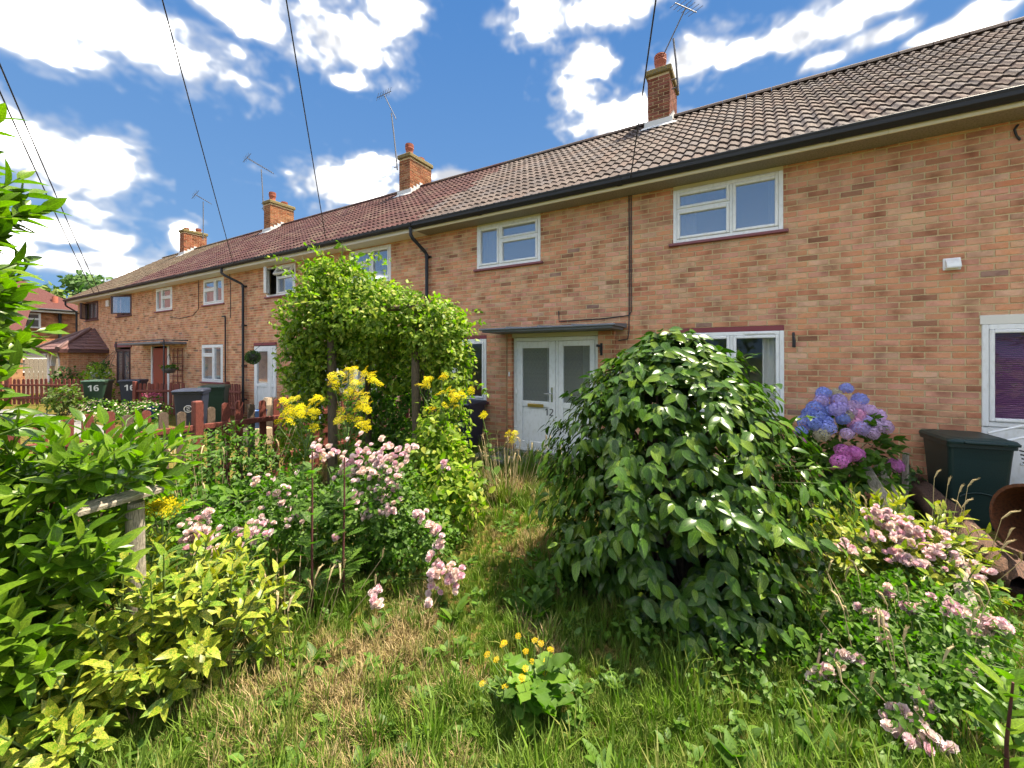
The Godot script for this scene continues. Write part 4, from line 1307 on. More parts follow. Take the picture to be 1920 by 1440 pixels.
func picket_fence(label: String, a: Vector3, b: Vector3, h: float, gap: float, width: float, worn: Array, posts: Array, group: String) -> Node3D:
	var t := thing("picket_fence", label, "fence", a, 0, group)
	var d := b - a
	var along := d.normalized()
	var len := d.length()
	var basis := Basis(along, Vector3.UP, along.cross(Vector3.UP))
	var n := int(len / gap)
	var meshes := []
	for k in 4:
		var mb := MB.new()
		var w := width * (1.0 + 0.06 * (k - 1))
		var th := 0.011
		var f := []
		for s: float in [-1.0, 1.0]:
			var r := [Vector3(-w / 2, 0.05, s * th), Vector3(w / 2, 0.05, s * th), Vector3(w / 2, h - w * 0.35, s * th), Vector3(w * 0.34, h - w * 0.10, s * th), Vector3(0, h, s * th), Vector3(-w * 0.34, h - w * 0.10, s * th), Vector3(-w / 2, h - w * 0.35, s * th)]
			f.append(r)
			for i in range(1, 6):
				if s > 0: mb.tri(r[0], r[i], r[i + 1])
				else: mb.tri(r[0], r[i + 1], r[i])
		for i in 7:
			var j := (i + 1) % 7
			mb.quad(f[0][i], f[0][j], f[1][j], f[1][i])
		meshes.append(mb)
	for i in n:
		if posts.has(i): continue
		var m: Material = M.worn_timber if worn.has(i) else M.red_timber
		var o := put("picket", meshes[rng.randi() % 4], m, t, Transform3D(basis * Basis.from_euler(Vector3(rf(-0.02, 0.02), rf(-0.03, 0.03), rf(-0.015, 0.015))), along * (gap * (i + 0.5)) + Vector3(0, rf(-0.02, 0.01) - (0.05 if worn.has(i) else 0.0), 0)))
		if worn.has(i): o.set_meta("label", "bare weathered picket with its paint gone")
	for y: float in [h * 0.28, h * 0.76]:
		var mb := MB.new()
		mb.cbox(Vector3(0, y - 0.035, 0.013), Vector3(len, y + 0.035, 0.05), 0.006)
		put("rail", mb, M.red_timber, t, Transform3D(basis, Vector3.ZERO))
	for i: int in posts:
		var mb := MB.new()
		mb.cbox(Vector3(-0.05, 0, -0.03), Vector3(0.05, h + 0.05, 0.075), 0.012)
		put("post", mb, M.red_timber, t, Transform3D(basis, along * (gap * (i + 0.5))))
	return t

func aerial(label: String, base: Vector3, top: Vector3, b0: Vector3, b1: Vector3, el: int, reflector: int) -> void:
	var t := thing("television_aerial", label, "aerial", base, 0, "aerials on the chimneys")
	var mb := MB.new()
	mb.tube([Vector3.ZERO, (top - base) * 0.5 + Vector3(0.01, 0, 0), top - base], 0.022, 0.020, 8)
	put("mast", mb, M.aluminium, t)
	mb = MB.new()
	mb.tube([b0 - base, b1 - base], 0.014, 0.014, 6)
	put("boom", mb, M.aluminium, t)
	var d := (b1 - b0).normalized()
	var side := d.cross(Vector3(0, 0.3, 1)).normalized()
	side = (side * 0.3 + Vector3(0.2, 0, 1).normalized() * 0.9).normalized()
	for i in el:
		mb = MB.new()
		var c := b0.lerp(b1, (i + 0.5) / el) - base
		var l := lerpf(0.10, 0.15, float(i) / el)
		mb.tube([c - side * l, c + side * l], 0.006, 0.006, 5)
		put("element", mb, M.aluminium, t)
	var up := side.cross(d).normalized()
	for i in reflector:
		mb = MB.new()
		var c := b1 - base + up * (0.09 * (i - (reflector - 1) / 2.0)) + d * 0.02
		mb.tube([c - side * 0.17 - RIGHT * 0.10, c + side * 0.17 + RIGHT * 0.10], 0.006, 0.006, 5)
		put("reflector_rod", mb, M.aluminium, t)
	mb = MB.new()
	mb.tube([b1 - base + up * -0.26, b1 - base + up * 0.26], 0.011, 0.011, 5)
	put("reflector_bar", mb, M.aluminium, t)
	mb = MB.new()
	mb.tube([Vector3(0, 0.1, 0), Vector3(-0.14, 0.1, 0)], 0.014, 0.014, 6)
	mb.tube([Vector3(0, 0.3, 0), Vector3(-0.14, 0.3, 0)], 0.014, 0.014, 6)
	put("bracket", mb, M.aluminium, t)

func wire(label: String, from: Vector3, to: Vector3, sag: float, r := 0.0085) -> void:
	var pts := []
	for i in 25:
		var k := i / 24.0
		pts.append((to - from) * k - Vector3(0, sag * 4.0 * k * (1.0 - k), 0))
	var mb := MB.new()
	mb.tube(pts, r, r, 6)
	tag(put("overhead_wire", mb, M.cable, self, Transform3D(Basis.IDENTITY, from)), label, "wire", "service wires from the pole")

func street_things() -> void:
	var pole_top := Vector3(1.8, 8.4, 9.4)
	var pt := thing("utility_pole", "tall timber pole that the service wires run from", "pole", Vector3(1.8, 0, 9.5))
	var mb := MB.new()
	mb.tube([Vector3.ZERO, Vector3(0, 4.3, 0), Vector3(0, 8.6, 0)], 0.15, 0.10, 12)
	put("shaft", mb, M.post_timber, pt)
	mb = MB.new()
	mb.cbox(Vector3(-0.5, 8.30, -0.15), Vector3(0.5, 8.40, -0.105), 0.01)
	put("cross_arm", mb, M.post_timber, pt)
	wire("service wire to the fascia above the white door", pole_top, Vector3(-1.66, 4.40, 0.41), 0.05)
	wire("service wire to the eaves behind the climber arch", pole_top, Vector3(-8.83, 4.46, 0.41), 0.10)
	wire("service wire to the eaves by the long swan-necked downpipe", pole_top, Vector3(-13.02, 4.42, 0.41), 0.12)
	wire("upper of two wires reaching the end house", pole_top, Vector3(-23.72, 4.50, 0.41), 0.22, 0.012)
	wire("lower of two wires reaching the end house", pole_top + Vector3(0.25, -0.1, 0.1), Vector3(-24.30, 4.46, 0.41), 0.30, 0.012)
	aerial("tall tilted aerial on the dark red chimney over the white door", Vector3(-1.50, 7.60, -3.0), Vector3(-1.60, 8.80, -3.0), Vector3(-1.78, 8.57, -3.0), Vector3(-1.36, 9.45, -3.1), 13, 6)
	aerial("steep aerial on a long mast beside the chimney above the arch", Vector3(-10.01, 7.83, -3.0), Vector3(-10.28, 9.74, -3.0), Vector3(-10.08, 9.50, -3.0), Vector3(-10.62, 10.45, -3.0), 11, 6)
	aerial("aerial with a long boom over the red-door house", Vector3(-17.70, 7.9, -3.0), Vector3(-17.86, 9.63, -3.0), Vector3(-16.97, 9.27, -3.0), Vector3(-18.97, 10.39, -3.0), 12, 4)
	aerial("small aerial above the end house with tan roof", Vector3(-22.83, 7.40, -3.0), Vector3(-22.83, 9.24, -3.0), Vector3(-22.06, 8.99, -3.0), Vector3(-23.62, 9.73, -3.0), 9, 4)
	# fences
	picket_fence("red-brown picket fence along the side of the overgrown garden", Vector3(-6.05, 0, 6.30), Vector3(-6.05, 0, 0.5), 1.17, 0.165, 0.085, [8, 10, 11, 13, 16, 20], [12, 26], "picket fences")
	picket_fence("dark red picket fence beside the leaning downpipe", Vector3(-13.75, 0, 0.25), Vector3(-12.9, 0, 0.25), 1.0, 0.13, 0.075, [], [0], "picket fences")
	picket_fence("short dark red fence behind the lidded bins before the red door", Vector3(-16.4, 0, 1.6), Vector3(-15.0, 0, 0.75), 1.0, 0.13, 0.08, [], [0], "picket fences")
	picket_fence("long dark red picket fence by the tiled porch", Vector3(-27.5, 0, 4.9), Vector3(-20.6, 0, 0.9), 1.0, 0.17, 0.09, [], [0, 12, 24], "picket fences")
	var gf := thing("panel_fence", "grey weathered board fence beside the red-roofed house", "fence", Vector3(-31.0, 0, -0.4))
	for i in 13:
		mb = MB.new()
		mb.cbox(Vector3(-0.07, 0, -0.01), Vector3(0.07, 1.75 + rf(-0.02, 0.02), 0.01), 0.003)
		put("board", mb, M.grey_timber, gf, Transform3D(Basis(Vector3.UP, 1.35), Vector3(-i * 0.035, 0, 1.5 - i * 0.16)))
	mb = MB.new()
	mb.cbox(Vector3(-0.03, 0.5, -1.1), Vector3(0.03, 0.6, 1.6), 0.004)
	mb.cbox(Vector3(-0.03, 1.4, -1.1), Vector3(0.03, 1.5, 1.6), 0.004)
	put("rail", mb, M.grey_timber, gf, Transform3D(Basis(Vector3.UP, -0.22), Vector3(-0.32, 0, 0)))
	# bins
	wheelie_bin("green wheelie bin with white number 16", Vector3(-18.83, 0, 1.75), 0.95, M.bin_green, M.bin_green, "16")
	wheelie_bin("navy wheelie bin with white number 16", Vector3(-18.15, 0, 1.05), 0.95, M.bin_navy, M.bin_navy, "16")
	wheelie_bin("navy wheelie bin with round white emblem", Vector3(-11.42, 0, 2.1), 0.95, M.bin_navy, M.bin_navy, "", true)
	wheelie_bin("plain green wheelie bin beside the navy emblem bin", Vector3(-12.48, 0, 1.15), 0.95, M.bin_green, M.bin_green)
	wheelie_bin("dark wheelie bin under the small window by the arch", Vector3(-4.72, 0, 0.42), 0.1, M.bin_navy, M.bin_navy, "", false, 0.92)
	wheelie_bin("dark green wheelie bin against the wall behind the rotting log", Vector3(1.92, 0, 0.42), 0.10, M.bin_dark_green, M.bin_dark_green, "", false, 0.90)
	# by the red door: trellis, hanging basket
	var tr := thing("trellis", "brown wooden trellis on the wall beside the red door", "trellis", Vector3(-17.55, 0.6, 0.03))
	for i in 3:
		mb = MB.new(); mb.cbox(Vector3(-0.35 + i * 0.35 - 0.015, 0, 0), Vector3(-0.35 + i * 0.35 + 0.015, 1.5, 0.02), 0.003)
		put("slat", mb, M.red_timber, tr)
	for i in 7:
		mb = MB.new(); mb.cbox(Vector3(-0.42, 0.08 + i * 0.22, 0.021), Vector3(0.42, 0.11 + i * 0.22, 0.035), 0.003)
		put("slat", mb, M.red_timber, tr)
	var hb := thing("hanging_basket", "grey hanging basket of green plants at the red door trellis", "hanging basket", Vector3(-17.1, 1.36, 0.45))
	mb = MB.new()
	mb.lathe([Vector2(0.0, -0.12), Vector2(0.13, -0.09), Vector2(0.20, 0.02), Vector2(0.20, 0.05)], 16)
	put("bowl", mb, M.aluminium, hb)
	mb = MB.new()
	for k in 3: mb.tube([Vector3(cos(k * 2.1) * 0.19, 0.05, sin(k * 2.1) * 0.19), Vector3(0, 0.55, 0)], 0.005, 0.005, 4)
	put("chain", mb, M.black_metal, hb)
	var xs := []
	for i in 160: xs.append(leaf_at(Vector3(rf(-0.2, 0.2), rf(0.02, 0.16), rf(-0.2, 0.2)), rdir() + Vector3(0, 0.5, 0), rdir(), rf(0.05, 0.09)))
	foliage(hb, xs, GREENS, plain_leaf, M.soft_leaf, 0, "leaves")
	var bb := thing("topiary_ball", "dark green topiary ball hanging by the white glazed door", "topiary ball", Vector3(-12.15, 1.78, 0.35))
	xs = []
	for i in 900:
		var d := rdir()
		xs.append(leaf_at(d * rf(0.14, 0.18), d + rdir() * 0.6, rdir(), rf(0.03, 0.05)))
	foliage(bb, xs, DARKS, plain_leaf, M.dull_leaf, 0, "leaves")
	mb = MB.new()
	mb.tube([Vector3(0, 0.15, 0), Vector3(0, 0.42, -0.3)], 0.006, 0.006, 4)
	mb.lathe([Vector2(0, -0.15), Vector2(0.08, -0.127), Vector2(0.127, -0.08), Vector2(0.15, 0), Vector2(0.127, 0.08), Vector2(0.08, 0.127), Vector2(0, 0.15)], 14)
	put("core", mb, M.black_metal, bb)
	var wb := thing("white_planter", "white hanging bowl planter by the tiled porch", "planter", Vector3(-23.0, 1.15, 0.6))
	mb = MB.new()
	mb.lathe([Vector2(0, -0.25), Vector2(0.22, -0.2), Vector2(0.36, 0.0), Vector2(0.36, 0.04)], 18)
	put("bowl", mb, M.white_plastic, wb)
	xs = []
	for i in 180: xs.append(leaf_at(Vector3(rf(-0.32, 0.32), rf(0.0, 0.42), rf(-0.3, 0.3)), rdir() + Vector3(0, 0.6, 0), rdir(), rf(0.08, 0.14)))
	foliage(wb, xs, DARKS, plain_leaf, M.soft_leaf, 0, "leaves")
	mb = MB.new()
	for k in 3: mb.tube([Vector3(cos(k * 2.1) * 0.34, 0.04, sin(k * 2.1) * 0.34), Vector3(0, 1.0, -0.55)], 0.008, 0.008, 4)
	put("chain", mb, M.black_metal, wb)
	var rk := thing("garden_stone", "rough buff stone by the picket fence rail", "stone", Vector3(-9.2, 0.0, 1.55))
	mb = MB.new()
	loft(mb, [rounded_ring(0.5, 0.4, 0.15, 0.0), rounded_ring(0.52, 0.42, 0.16, 0.5), rounded_ring(0.44, 0.36, 0.14, 0.75, Vector3(0.03, 0, 0)), rounded_ring(0.22, 0.2, 0.08, 0.90, Vector3(0.06, 0, 0.02))])
	put("rock", mb, M.stone, rk)
	var bu := thing("blue_bucket", "blue plastic bucket behind the picket fence", "bucket", Vector3(-8.75, 0.35, 2.05))
	mb = MB.new()
	mb.lathe([Vector2(0.0, 0.0), Vector2(0.13, 0.0), Vector2(0.17, 0.34), Vector2(0.185, 0.35), Vector2(0.16, 0.33), Vector2(0.0, 0.05)], 18)
	put("pail", mb, M.blue_plastic, bu)
	mb = MB.new()
	mb.cbox(Vector3(-0.2, -0.35, -0.2), Vector3(0.2, -0.002, 0.2), 0.02)
	put("stand", mb, M.stone, bu)
	for e: Array in [[-14.6, 1.0, "blue glazed flower pot by the leaning gate"], [-15.2, 1.55, "blue flower pot with pink blooms near the daisies"]]:
		var fp := thing("flower_pot", e[2], "flower pot", Vector3(e[0], 0.0, e[1]))
		mb = MB.new()
		mb.lathe([Vector2(0, 0), Vector2(0.13, 0), Vector2(0.19, 0.36), Vector2(0.20, 0.42), Vector2(0.16, 0.40), Vector2(0.0, 0.38)], 16)
		put("pot", mb, M.blue_plastic, fp)
		xs = []
		for i in 90: xs.append(leaf_at(Vector3(rf(-0.2, 0.2), rf(0.38, 0.62), rf(-0.2, 0.2)), rdir() + Vector3(0, 0.5, 0), rdir(), rf(0.05, 0.09)))
		foliage(fp, xs, GREENS, plain_leaf, M.soft_leaf, 0, "leaves")
		xs = []
		for i in 40: xs.append(Transform3D(facing(rdir() + Vector3(0, 1, 0.5)).scaled(Vector3.ONE * rf(1.0, 1.6)), Vector3(rf(-0.2, 0.2), rf(0.55, 0.72), rf(-0.2, 0.2))))
		foliage(fp, xs, HOT_PINKS, rose_bloom, M.petal, 0, "blooms")
	# trees far behind
	tree("broad pale green tree beyond the red-roofed house", Vector3(-65.0, 0, -6.5), 9.2, [[0, 7.4, 0, 3.4, 2.0, 3.0], [2.4, 6.8, -1.5, 2.6, 1.8, 2.4], [-2.2, 6.6, 1, 2.6, 1.6, 2.4]], PALE_GREENS, 1500)
	tree("dark blue-green tree with layered branches behind the terrace end", Vector3(-63.0, 0, -10.5), 10.2, [[0, 9.2, 0, 2.6, 1.2, 2.4], [-2.2, 10.2, 1.2, 1.8, 0.7, 1.5], [2.4, 8.0, -1.2, 3.0, 1.4, 2.4], [0.5, 7.4, 0, 3.4, 1.4, 2.6]], DARKS, 1500)


# ---------------------------------------------------------------- leaves
const GREENS := [[0.094, 0.188, 0.024], [0.119, 0.231, 0.031], [0.075, 0.15, 0.022], [0.15, 0.263, 0.033], [0.106, 0.2, 0.039]]
const DARKS := [[0.08, 0.15, 0.04], [0.106, 0.196, 0.047], [0.064, 0.119, 0.036], [0.133, 0.219, 0.054], [0.094, 0.161, 0.054]]
const PALE_GREENS := [[0.14, 0.19, 0.04], [0.11, 0.16, 0.035], [0.16, 0.21, 0.05], [0.10, 0.14, 0.04], [0.13, 0.18, 0.045]]
const CLIMBER := [[0.222, 0.325, 0.029], [0.269, 0.375, 0.033], [0.175, 0.269, 0.026], [0.323, 0.407, 0.037], [0.141, 0.218, 0.026], [0.376, 0.401, 0.05]]
const LAURELS := [[0.171, 0.328, 0.025], [0.209, 0.379, 0.027], [0.256, 0.437, 0.033], [0.139, 0.277, 0.025], [0.31, 0.48, 0.04]]
const AUCUBAS := [[0.432, 0.432, 0.05], [0.36, 0.4, 0.05], [0.504, 0.464, 0.066], [0.264, 0.346, 0.044], [0.552, 0.486, 0.099]]
const CAMELLIAS := [[0.071, 0.164, 0.02], [0.101, 0.21, 0.024], [0.137, 0.256, 0.027], [0.057, 0.131, 0.02], [0.187, 0.295, 0.035], [0.086, 0.184, 0.027]]
const ROSE_PINKS := [[0.86, 0.71, 0.74], [0.88, 0.78, 0.78], [0.83, 0.60, 0.67], [0.87, 0.75, 0.71], [0.84, 0.72, 0.64]]
const HOT_PINKS := [[0.62, 0.16, 0.30], [0.70, 0.25, 0.40], [0.55, 0.10, 0.22], [0.65, 0.22, 0.34], [0.72, 0.35, 0.45]]
const YELLOWS := [[0.80, 0.78, 0.02], [0.82, 0.80, 0.03], [0.78, 0.72, 0.02], [0.80, 0.80, 0.06], [0.76, 0.74, 0.03]]

# a leaf from its base along +y, facing +z: folded along the midrib, curved back
func leaf_shape(len: float, wid: float, fold: float, curl: float, segs := 4, blunt := 0.5) -> MB:
	var mb := MB.new()
	for i in segs + 1:
		var t := float(i) / segs
		var w := wid * 0.5 * pow(sin(PI * pow(clampf(t, 0.0, 1.0), blunt + 0.2)), 0.8)
		if i == 0: w = wid * 0.04
		if i == segs: w = 0.0
		var y := len * t
		var z := -curl * len * t * t
		for s: float in [-1.0, 0.0, 1.0]:
			mb.v.append(Vector3(s * w, y, z + absf(s) * fold * w))
			mb.n.append(Vector3(-s * fold, 2.0 * curl * t, 1).normalized())
			mb.c.append(Color.WHITE); mb.uv.append(Vector2(0.5 + s * 0.5, t))
	for i in segs:
		for s in 2:
			var a := i * 3 + s
			mb.ix.append(a); mb.ix.append(a + 3); mb.ix.append(a + 1)
			if i < segs - 1:
				mb.ix.append(a + 1); mb.ix.append(a + 3); mb.ix.append(a + 4)
			else:
				mb.ix.append(a + 1); mb.ix.append(a + 3); mb.ix.append(a + 4)
	return mb

var plain_leaf: MB
var laurel_leaf: MB
var aucuba_leaf: MB
var camellia_leaf: MB
var fern_leaf: MB
var rose_bloom: MB
var daisy_bloom: MB
var hydra_head: MB
var yellow_head: MB

func leaf_at(p: Vector3, dir: Vector3, up: Vector3, size: float) -> Transform3D:
	var y := dir.normalized()
	var x := y.cross(up)
	if x.length_squared() < 1e-4: x = y.cross(Vector3.RIGHT)
	x = x.normalized()
	var z := x.cross(y)
	return Transform3D(Basis(x * size, y * size, z * size), p)

func facing(d: Vector3) -> Basis:
	var y := d.normalized()
	var x := y.cross(Vector3(0.3, 0.2, 1)).normalized()
	return Basis(x, y, x.cross(y)).rotated(y, rf(0, TAU))

# leaves: the ones that show largest become parts of their own, the rest one mass
func foliage(parent: Node3D, xs: Array, palette: Array, shape: MB, m: Material, singles: int, called: String, single_name := "leaf") -> void:
	var order := range(xs.size())
	var pick := {}
	if singles > 0:
		var near := {}
		var g := parent.global_transform
		for i in xs.size():
			var s := seen_at(g * xs[i].origin)
			if s.x < -20 or s.x > 1940 or s.y < -20 or s.y > 1460: continue
			var key := Vector2i(int(s.x / 14), int(s.y / 14))
			if not near.has(key) or near[key][0] > s.z: near[key] = [s.z, i]
		var best: Array = near.values()
		best.sort_custom(func(a, b): return a[0] < b[0])
		for e: Array in best.slice(0, singles): pick[e[1]] = true
	var variants := []
	if singles > 0:
		for q: Array in palette:
			var mb := MB.new()
			mb.add(shape, Transform3D.IDENTITY, Color(q[0], q[1], q[2]))
			variants.append(mb.mesh(m))
	var rest := []
	for i in xs.size():
		if pick.has(i): part(single_name, variants[rng.randi() % variants.size()], parent, xs[i])
		else: rest.append(xs[i])
	if rest.is_empty(): return
	var mm := MultiMesh.new()
	mm.transform_format = MultiMesh.TRANSFORM_3D
	mm.use_colors = true
	mm.mesh = shape.mesh(m)
	mm.instance_count = rest.size()
	for i in rest.size():
		mm.set_instance_transform(i, rest[i])
		var q: Array = palette[rng.randi() % palette.size()]
		var t := rf(0.82, 1.15)
		mm.set_instance_color(i, Color(q[0] * t, q[1] * t, q[2] * t))
	var o := MultiMeshInstance3D.new()
	o.name = called
	o.multimesh = mm
	o.set_meta("kind", "stuff")
	parent.add_child(o, true)

func tree(label: String, at: Vector3, h: float, lobes: Array, pal: Array, n: int) -> void:
	var t := thing("tree", label, "tree", at)
	var mb := MB.new()
	mb.tube([Vector3.ZERO, Vector3(0.1, h * 0.3, 0), Vector3(0, h * 0.6, 0.1), Vector3(0, h * 0.9, 0)], 0.35, 0.08, 10)
	for l: Array in lobes: mb.tube([Vector3(0, h * 0.45, 0), Vector3(l[0] * 0.5, l[1] * 0.8, l[2] * 0.5), Vector3(l[0], l[1], l[2])], 0.16, 0.04, 6)
	put("trunk", mb, M.bark, t)
	var xs := []
	for l: Array in lobes:
		for i in n / lobes.size() / 6:
			var d := rdir()
			var c := Vector3(l[0], l[1], l[2]) + d * Vector3(l[3], l[4], l[5]) * (1.0 - 0.45 * rng.randf() * rng.randf()) * (1.0 + 0.35 * lumps.get_noise_3dv(d * 2.0 + at))
			for k in 6: xs.append(leaf_at(c + rdir() * 0.45, rdir() + Vector3(0, -0.2, 0), d, rf(0.45, 0.8)))
	foliage(t, xs, pal, plain_leaf, M.dull_leaf, 0, "crown")
const ROSE_MIDDLE := [[-2.78, 0.90, 4.50, 0.15, 0.13, 26], [-2.68, 0.98, 4.38, 0.20, 0.11, 24], [-2.50, 0.78, 4.45, 0.15, 0.15, 30], [-2.47, 0.87, 4.37, 0.11, 0.13, 16], [-3.14, 0.96, 4.53, 0.13, 0.08, 15], [-3.33, 0.65, 4.76, 0.17, 0.13, 10], [-3.18, 0.50, 4.79, 0.17, 0.11, 12], [-3.36, 0.43, 4.90, 0.06, 0.13, 9], [-2.41, 0.61, 4.51, 0.07, 0.06, 10], [-2.55, 0.58, 4.59, 0.06, 0.04, 6], [-2.69, 0.70, 4.62, 0.12, 0.05, 9], [-2.20, 0.57, 4.39, 0.05, 0.03, 5], [-2.07, 0.49, 4.37, 0.06, 0.06, 8], [-2.00, 0.40, 4.39, 0.04, 0.05, 5], [-1.85, 0.23, 4.42, 0.09, 0.07, 18], [-1.93, 0.22, 4.52, 0.04, 0.07, 9], [-2.19, 0.89, 4.09, 0.04, 0.03, 4], [-2.52, 0.98, 4.17, 0.09, 0.04, 6], [-2.01, 0.31, 4.45, 0.05, 0.05, 5], [-2.20, 0.01, 4.80, 0.03, 0.06, 6], [-2.27, 0.15, 4.72, 0.03, 0.02, 3], [-1.90, 0.08, 4.62, 0.01, 0.04, 3], [-3.62, 0.73, 4.82, 0.04, 0.07, 4], [-2.70, 0.41, 4.74, 0.02, 0.02, 2], [-2.58, 0.27, 4.78, 0.02, 0.02, 2]]
const ROSE_LEFT := [[-3.16, 0.60, 5.42, 0.11, 0.08, 22], [-3.16, 0.71, 5.36, 0.03, 0.02, 3], [-3.03, 0.50, 5.40, 0.09, 0.05, 10], [-2.98, 0.56, 5.19, 0.12, 0.07, 10], [-3.15, 0.57, 5.47, 0.07, 0.05, 8]]
const ROSE_BANK := [[0.80, 0.59, 2.68, 0.08, 0.04, 14], [0.90, 0.53, 2.68, 0.12, 0.05, 16], [0.94, 0.46, 2.72, 0.15, 0.05, 26], [1.14, 0.48, 2.60, 0.08, 0.05, 12], [1.04, 0.38, 2.72, 0.17, 0.05, 24], [1.21, 0.31, 2.68, 0.10, 0.04, 16], [0.54, 0.44, 3.07, 0.08, 0.03, 9], [0.86, 0.37, 2.88, 0.09, 0.04, 10], [0.94, 0.34, 2.89, 0.07, 0.04, 8], [1.24, 0.29, 2.72, 0.07, 0.03, 8], [0.72, 0.49, 2.84, 0.05, 0.04, 7]]
const ROSE_CORNER := [[0.66, 0.36, 3.46, 0.05, 0.04, 8], [0.56, 0.29, 3.64, 0.08, 0.03, 8], [0.76, 0.30, 3.52, 0.04, 0.02, 6], [0.93, 0.35, 3.48, 0.07, 0.03, 8], [1.01, 0.32, 3.55, 0.08, 0.04, 10], [1.09, 0.35, 3.56, 0.05, 0.03, 8], [0.36, 0.17, 3.99, 0.03, 0.03, 5], [0.29, 0.13, 4.08, 0.07, 0.05, 10], [0.42, 0.20, 4.01, 0.05, 0.02, 5], [0.86, 0.23, 3.87, 0.03, 0.03, 7], [0.66, 0.15, 4.04, 0.03, 0.02, 4], [0.67, 0.11, 4.09, 0.03, 0.04, 7], [0.58, 0.08, 4.20, 0.08, 0.03, 11], [0.59, 0.02, 4.26, 0.10, 0.04, 16], [0.57, 0.23, 3.81, 0.02, 0.02, 3]]
const RAG_ARCH := [[-3.54, 1.65, 3.96, 0.10, 0.02, 4], [-3.61, 1.57, 4.00, 0.11, 0.03, 4], [-3.37, 1.60, 3.86, 0.09, 0.03, 4], [-3.67, 1.52, 4.04, 0.08, 0.03, 3], [-3.45, 1.50, 3.96, 0.16, 0.03, 6], [-3.31, 1.52, 3.82, 0.06, 0.03, 3], [-3.49, 1.41, 3.99, 0.14, 0.03, 5], [-3.32, 1.35, 3.94, 0.12, 0.04, 5], [-3.39, 1.28, 3.99, 0.10, 0.03, 4], [-3.52, 1.20, 4.06, 0.05, 0.03, 2], [-3.29, 1.25, 3.93, 0.05, 0.03, 2], [-3.33, 1.14, 4.01, 0.08, 0.03, 3], [-3.51, 1.14, 4.12, 0.04, 0.03, 2], [-3.26, 1.10, 3.97, 0.04, 0.03, 2]]
const RAG_FENCE := [[-4.00, 1.24, 4.11, 0.13, 0.04, 6], [-4.19, 1.32, 4.16, 0.09, 0.03, 4], [-3.92, 1.33, 4.06, 0.07, 0.03, 3], [-4.02, 1.16, 4.18, 0.13, 0.04, 5], [-3.88, 1.18, 4.10, 0.07, 0.03, 3], [-4.18, 1.22, 4.22, 0.05, 0.03, 2], [-4.26, 1.10, 4.26, 0.03, 0.02, 1], [-3.84, 1.06, 4.13, 0.03, 0.02, 1]]
const RAG_POST := [[-3.06, 1.50, 3.33, 0.08, 0.03, 3], [-3.14, 1.45, 3.37, 0.06, 0.03, 2], [-2.93, 1.55, 3.25, 0.05, 0.02, 2], [-2.78, 1.34, 3.22, 0.10, 0.05, 5], [-2.83, 1.26, 3.25, 0.09, 0.04, 4], [-2.70, 1.39, 3.18, 0.07, 0.03, 3], [-2.96, 1.20, 3.39, 0.06, 0.03, 2], [-2.92, 1.39, 3.25, 0.06, 0.03, 2]]
const RAG_LONE := [[-2.94, 0.91, 5.70, 0.07, 0.02, 7], [-2.98, 0.88, 5.72, 0.03, 0.01, 2], [-2.90, 0.89, 5.67, 0.03, 0.01, 2]]
const RAG_DOOR := [[-2.52, 0.84, 2.43, 0.06, 0.04, 3], [-2.95, 1.03, 2.45, 0.05, 0.03, 2]]
const HYDRA := [[0.87, 1.41, 0.73, 0.02, 0.02, 1], [0.64, 1.36, 0.92, 0.02, 0.02, 1], [0.76, 1.35, 0.80, 0.02, 0.02, 1], [1.00, 1.28, 0.65, 0.02, 0.02, 1], [0.61, 1.28, 1.00, 0.02, 0.02, 1], [0.78, 1.28, 0.90, 0.02, 0.02, 1], [0.55, 1.20, 1.03, 0.02, 0.02, 1], [0.68, 1.18, 1.01, 0.02, 0.02, 1], [0.78, 1.20, 0.96, 0.02, 0.02, 1], [0.93, 1.21, 0.75, 0.02, 0.02, 1], [0.49, 1.14, 1.07, 0.02, 0.02, 1], [0.57, 1.11, 1.14, 0.02, 0.02, 1], [0.86, 1.16, 0.91, 0.02, 0.02, 1], [0.99, 1.19, 0.72, 0.02, 0.02, 1], [0.64, 1.07, 1.15, 0.02, 0.02, 1], [0.74, 1.19, 1.04, 0.01, 0.01, 1], [0.82, 1.12, 0.99, 0.02, 0.02, 1], [0.95, 1.13, 0.86, 0.02, 0.02, 1], [1.07, 1.17, 0.73, 0.02, 0.02, 1], [1.16, 1.12, 0.67, 0.02, 0.02, 1], [0.45, 1.06, 1.15, 0.02, 0.02, 1], [0.53, 1.04, 1.22, 0.02, 0.02, 1], [0.64, 1.01, 1.21, 0.02, 0.02, 1], [0.79, 1.10, 1.07, 0.02, 0.02, 1], [0.91, 1.04, 0.99, 0.02, 0.02, 1], [1.02, 1.07, 0.87, 0.02, 0.02, 1], [0.94, 1.01, 1.04, 0.02, 0.02, 1], [1.10, 1.02, 0.89, 0.02, 0.02, 1], [1.19, 1.01, 0.77, 0.02, 0.02, 1], [0.41, 0.96, 1.23, 0.02, 0.02, 1], [0.59, 0.94, 1.24, 0.02, 0.02, 1], [0.82, 0.95, 1.11, 0.02, 0.02, 1], [1.04, 0.96, 0.98, 0.01, 0.01, 1], [0.77, 0.78, 1.19, 0.02, 0.02, 1], [0.87, 0.76, 1.14, 0.02, 0.02, 1], [0.78, 0.71, 1.21, 0.02, 0.02, 1], [0.89, 0.74, 1.12, 0.01, 0.01, 1], [0.73, 0.68, 1.28, 0.01, 0.01, 1], [1.28, 0.60, 0.78, 0.02, 0.02, 1], [0.53, 0.19, 1.57, 0.02, 0.02, 1], [0.39, 0.84, 1.30, 0.01, 0.01, 1]]


